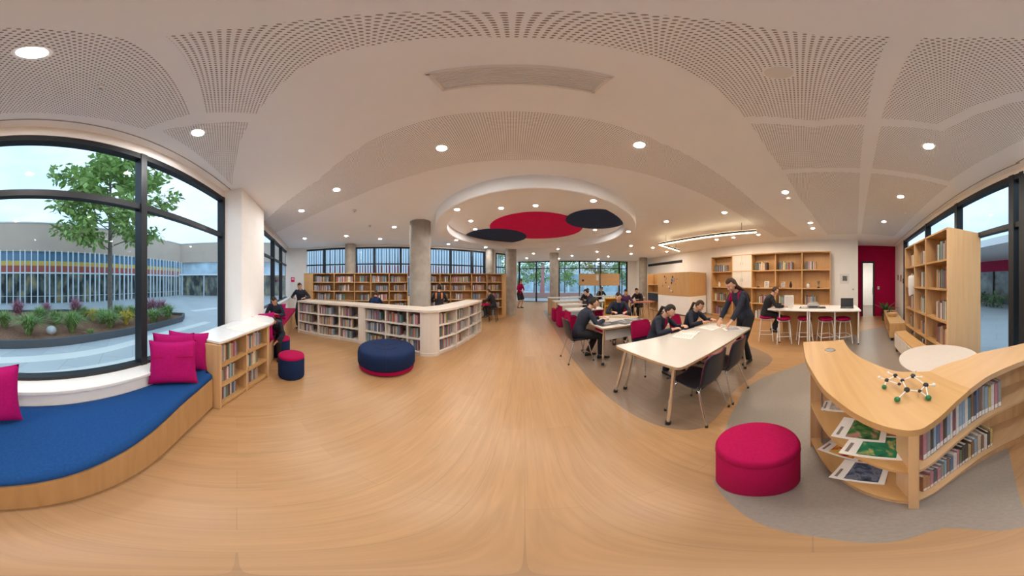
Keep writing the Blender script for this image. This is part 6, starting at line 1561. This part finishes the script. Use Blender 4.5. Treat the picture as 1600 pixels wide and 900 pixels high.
# building across the courtyard
c0 = Vector((4.0, -16.3)); c1 = Vector((-20.7, -5.0)); c2 = Vector((-19.6, 18.0))
def building(p, q, label, n_fin, h=5.7, bands=((2.12, 2.62, 'red_band', M_RED), (2.62, 2.95, 'yellow_band', M_YEL), (2.95, 3.62, 'glass_band', M_BLUEG)), wall=M_RENDER, shop=M_SHOP, fin=M_FIN, finw=0.075):
    p = V2(p); q = V2(q); u = (q - p).normalized(); L_ = (q - p).length; out = Vector((-u.y, u.x))
    if out.dot(-p) < 0: out = -out
    T = thing('school_building', label, 'building', (p.x, p.y, -0.04))
    zt = bands[-1][1]; zb = bands[0][0]
    def slab(nm, z0, z1, mt, off, th=0.2): MB().seg(p + out * off, q + out * off, th, z0, z1).build(nm, mt, T)
    slab('wall', zt, h, wall, 0.0, 0.4); slab('coping', h, h + 0.08, M_WHITE, 0.0, 0.5)
    for z0, z1, nm, mt in bands: slab(nm, z0, z1, mt, -0.03)
    slab('canopy', zb - 0.07, zb + 0.02, M_FIN, 0.1, 0.5); slab('shop_glass', -0.04, zb - 0.06, shop, -0.3); slab('rail', 0.42, 0.46, M_FIN, -0.1, 0.05)
    r = random.Random(n_fin); hh = zt + 0.1; me = MB().box((0, 0, hh / 2), (finw, 0.14, hh)).mesh('fin', fin)
    for i in range(n_fin):
        d = p + u * (L_ * (i + 0.5 + r.uniform(-0.18, 0.18)) / n_fin) + out * 0.33
        f = bpy.data.objects.new('fin', me); C.objects.link(f); f.parent = T; f.location = (d.x - p.x, d.y - p.y, 0); f.rotation_euler = (0, 0, math.atan2(u.y, u.x))
    return T
building(c0, c1, 'long school building across the courtyard with pale fins and yellow and red bands', 62)
b2 = Vector((-20.3, -4.6)); 
T = thing('school_building', 'glazed side wing of the school to the right of the courtyard tree', 'building', (-20, 0, -0.04))
MB().seg((-20.6, -5.0), (-19.4, 12), 0.4, 3.6, 5.7).build('wall', M_RENDER, T); MB().seg((-20.6, -5.0), (-19.4, 12), 0.5, 5.7, 5.78).build('coping', M_WHITE, T)
MB().seg((-20.7, -5.0), (-19.5, 12), 0.2, 2.3, 3.6).build('upper_glass', M_PGLASS, T); MB().seg((-20.2, -5.0), (-19.0, 12), 0.9, 2.15, 2.3).build('canopy', M_FIN, T); MB().seg((-20.7, -5.0), (-19.5, 12), 0.2, -0.04, 2.2).build('shop_glass', M_SHOP, T)
for i in range(7): 
    q = Vector((-20.1, -4.6)) + Vector((1.2, 17)) * (i / 7); MB().tube([(q.x + 0.25, q.y, -0.04), (q.x + 0.25, q.y, 2.2)], 0.06, 8).build('post', M_FIN, T)
# hedges and trees beyond the second left window and the back windows
def hedge(p, q, h, label, seed):
    p = V2(p); q = V2(q); c = (p + q) / 2; t = thing('hedge', label, 'hedge', (c.x, c.y, -0.04)); r = random.Random(seed); lf = MB(); L_ = (q - p).length
    for i in range(int(L_ * 90)):
        s = p + (q - p) * r.random(); a = Vector((r.uniform(-1, 1), r.uniform(-1, 1), r.uniform(-1, 1))).normalized(); b = a.cross(Vector((0.3, 0.2, 1))).normalized(); z = h * r.random() ** 0.8
        o = Vector((s.x + r.uniform(-0.4, 0.4), s.y + r.uniform(-0.4, 0.4), z)); k_ = 0.14; lf.add([o, o + a * k_ + b * k_ * 0.5, o + a * 2 * k_, o + a * k_ - b * k_ * 0.5], [(0, 1, 2, 3)])
    lf.build('leaves', M_LEAF2, t)
hedge((-11.5, 4.2), (-14.5, 8.5), 1.5, 'dark green hedge outside the far left window', 1)
hedge((-9.8, 0.9), (-12.2, 1.9), 0.7, 'low green bush outside the far left window', 2)
building((-18.0, 6.8), (-1.2, 18.4), 'pale finned school wing outside the back windows, with a red band', 88, h=6.0, bands=((1.9, 2.85, 'red_band', M_RED), (2.85, 5.2, 'glass_band', M_PGLASS)), wall=M_FIN, shop=M_PGLASS, finw=0.11)
n_ = 0
for (b, l, sd) in (((-0.3, 19.0), 'green tree beyond the far glass door, at its left', 5), ((2.6, 21.5), 'green tree beyond the far glass door, at its right', 6), ((6.2, 21.0), 'tree behind the first far window right of the pillar', 7), ((9.0, 18.5), 'yellowish tree behind the second far window', 8), ((11.6, 17.0), 'green tree behind the pinboards', 9), ((14.0, 14.5), 'tree behind the last far window', 10)):
    tree('garden_tree', l, b, 5.5 + (sd % 3) * 0.5, 1.7, 1.3, sd, M_LEAF if sd != 8 else mat('leaf_yellow', (0.42, 0.34, 0.06), 0.6, var=0.3, scale=3), n_br=14, lv=160, sz=0.34, tr_r=0.08, group='trees beyond the far windows', cl=0.8)
T = thing('school_building', 'pale glazed building far beyond the garden trees', 'building', (8, 30, -0.04))
MB().seg((-4, 34), (24, 20), 0.4, 2.6, 4.0).build('wall', M_FIN, T); MB().seg((-4, 34), (24, 20), 0.3, -0.04, 2.6).build('glass', M_PGLASS, T)
for i in range(12): 
    q = Vector((-4, 34)) + Vector((28, -14)) * ((i + 0.5) / 12); MB().box((q.x - 0.12, q.y - 0.25, 2.0), (0.3, 0.3, 4.1), rz=-0.46).build('column', M_FIN, T)
T = thing('play_seat', 'pinkish red play sculpture beyond the far glass door', 'sculpture', (3.0, 18.2, -0.04))
MB().tube([(3.0, 18.2, -0.04), (3.05, 18.2, 1.4), (3.1, 18.2, 3.2)], [0.28, 0.2, 0.12], 10).build('post', mat('salmon_paint', (0.60, 0.25, 0.25), 0.5), T); MB().prism([(0.9, 17.6), (6.5, 16.0), (6.6, 16.3), (1.0, 17.9)], -0.04, 0.45).build('low_wall', mat('rose_wall', (0.5, 0.28, 0.26), 0.6), T)
struct('garden_lawn', MB().prism([(-1.0, 18.0), (7.0, 15.8), (9.0, 18), (0, 22)], -0.041, -0.036), M_GRASS)
# right courtyard: white canopy, maroon wall, glazed wing
T = thing('neighbour_wing', 'white-canopied wing with maroon wall outside the right window', 'building', (2.0, -9.5, -0.04))
MB().prism([(1.0, -5.6), (16.0, -10.2), (17.0, -15.5), (2.6, -12.4)], 2.95, 3.25).build('canopy', M_WHITE, T)
MB().seg((1.2, -9.2), (2.6, -8.8), 0.2, -0.04, 2.95).build('maroon_wall', M_MAGW, T)
MB().seg((2.15, -10.6), (16.8, -14.0), 0.2, 2.2, 2.95).build('maroon_lintel', M_MAGW, T)
MB().seg((2.15, -10.6), (16.8, -14.0), 0.1, -0.04, 2.2).build('glass', M_DGLASS, T)
for i in range(11):
    q = Vector((2.15, -10.5)) + Vector((14.6, -3.4)) * (i / 10); MB().box((q.x, q.y, 1.08), (0.09, 0.12, 2.24), rz=-0.23).build('post', M_FRAME, T)
T2 = thing('canopy_lamp', 'round lamp under the white canopy outside the right window', 'ceiling light', (1.75, -7.3, 2.93), local=True)
MB().lathe([(0.10, 0.0), (0.10, 0.02)], 20).build('lamp_disc', emit('outdoor_lamp', (1.0, 0.85, 0.65), 8.0), T2); MB().lathe([(0.10, -0.005), (0.13, -0.005), (0.13, 0.02), (0.10, 0.02)], 20, ring=True).build('trim_ring', M_WHITE, T2)
hedge((4.6, -9.3), (13.0, -11.6), 0.8, 'low green hedge outside the right window', 3)
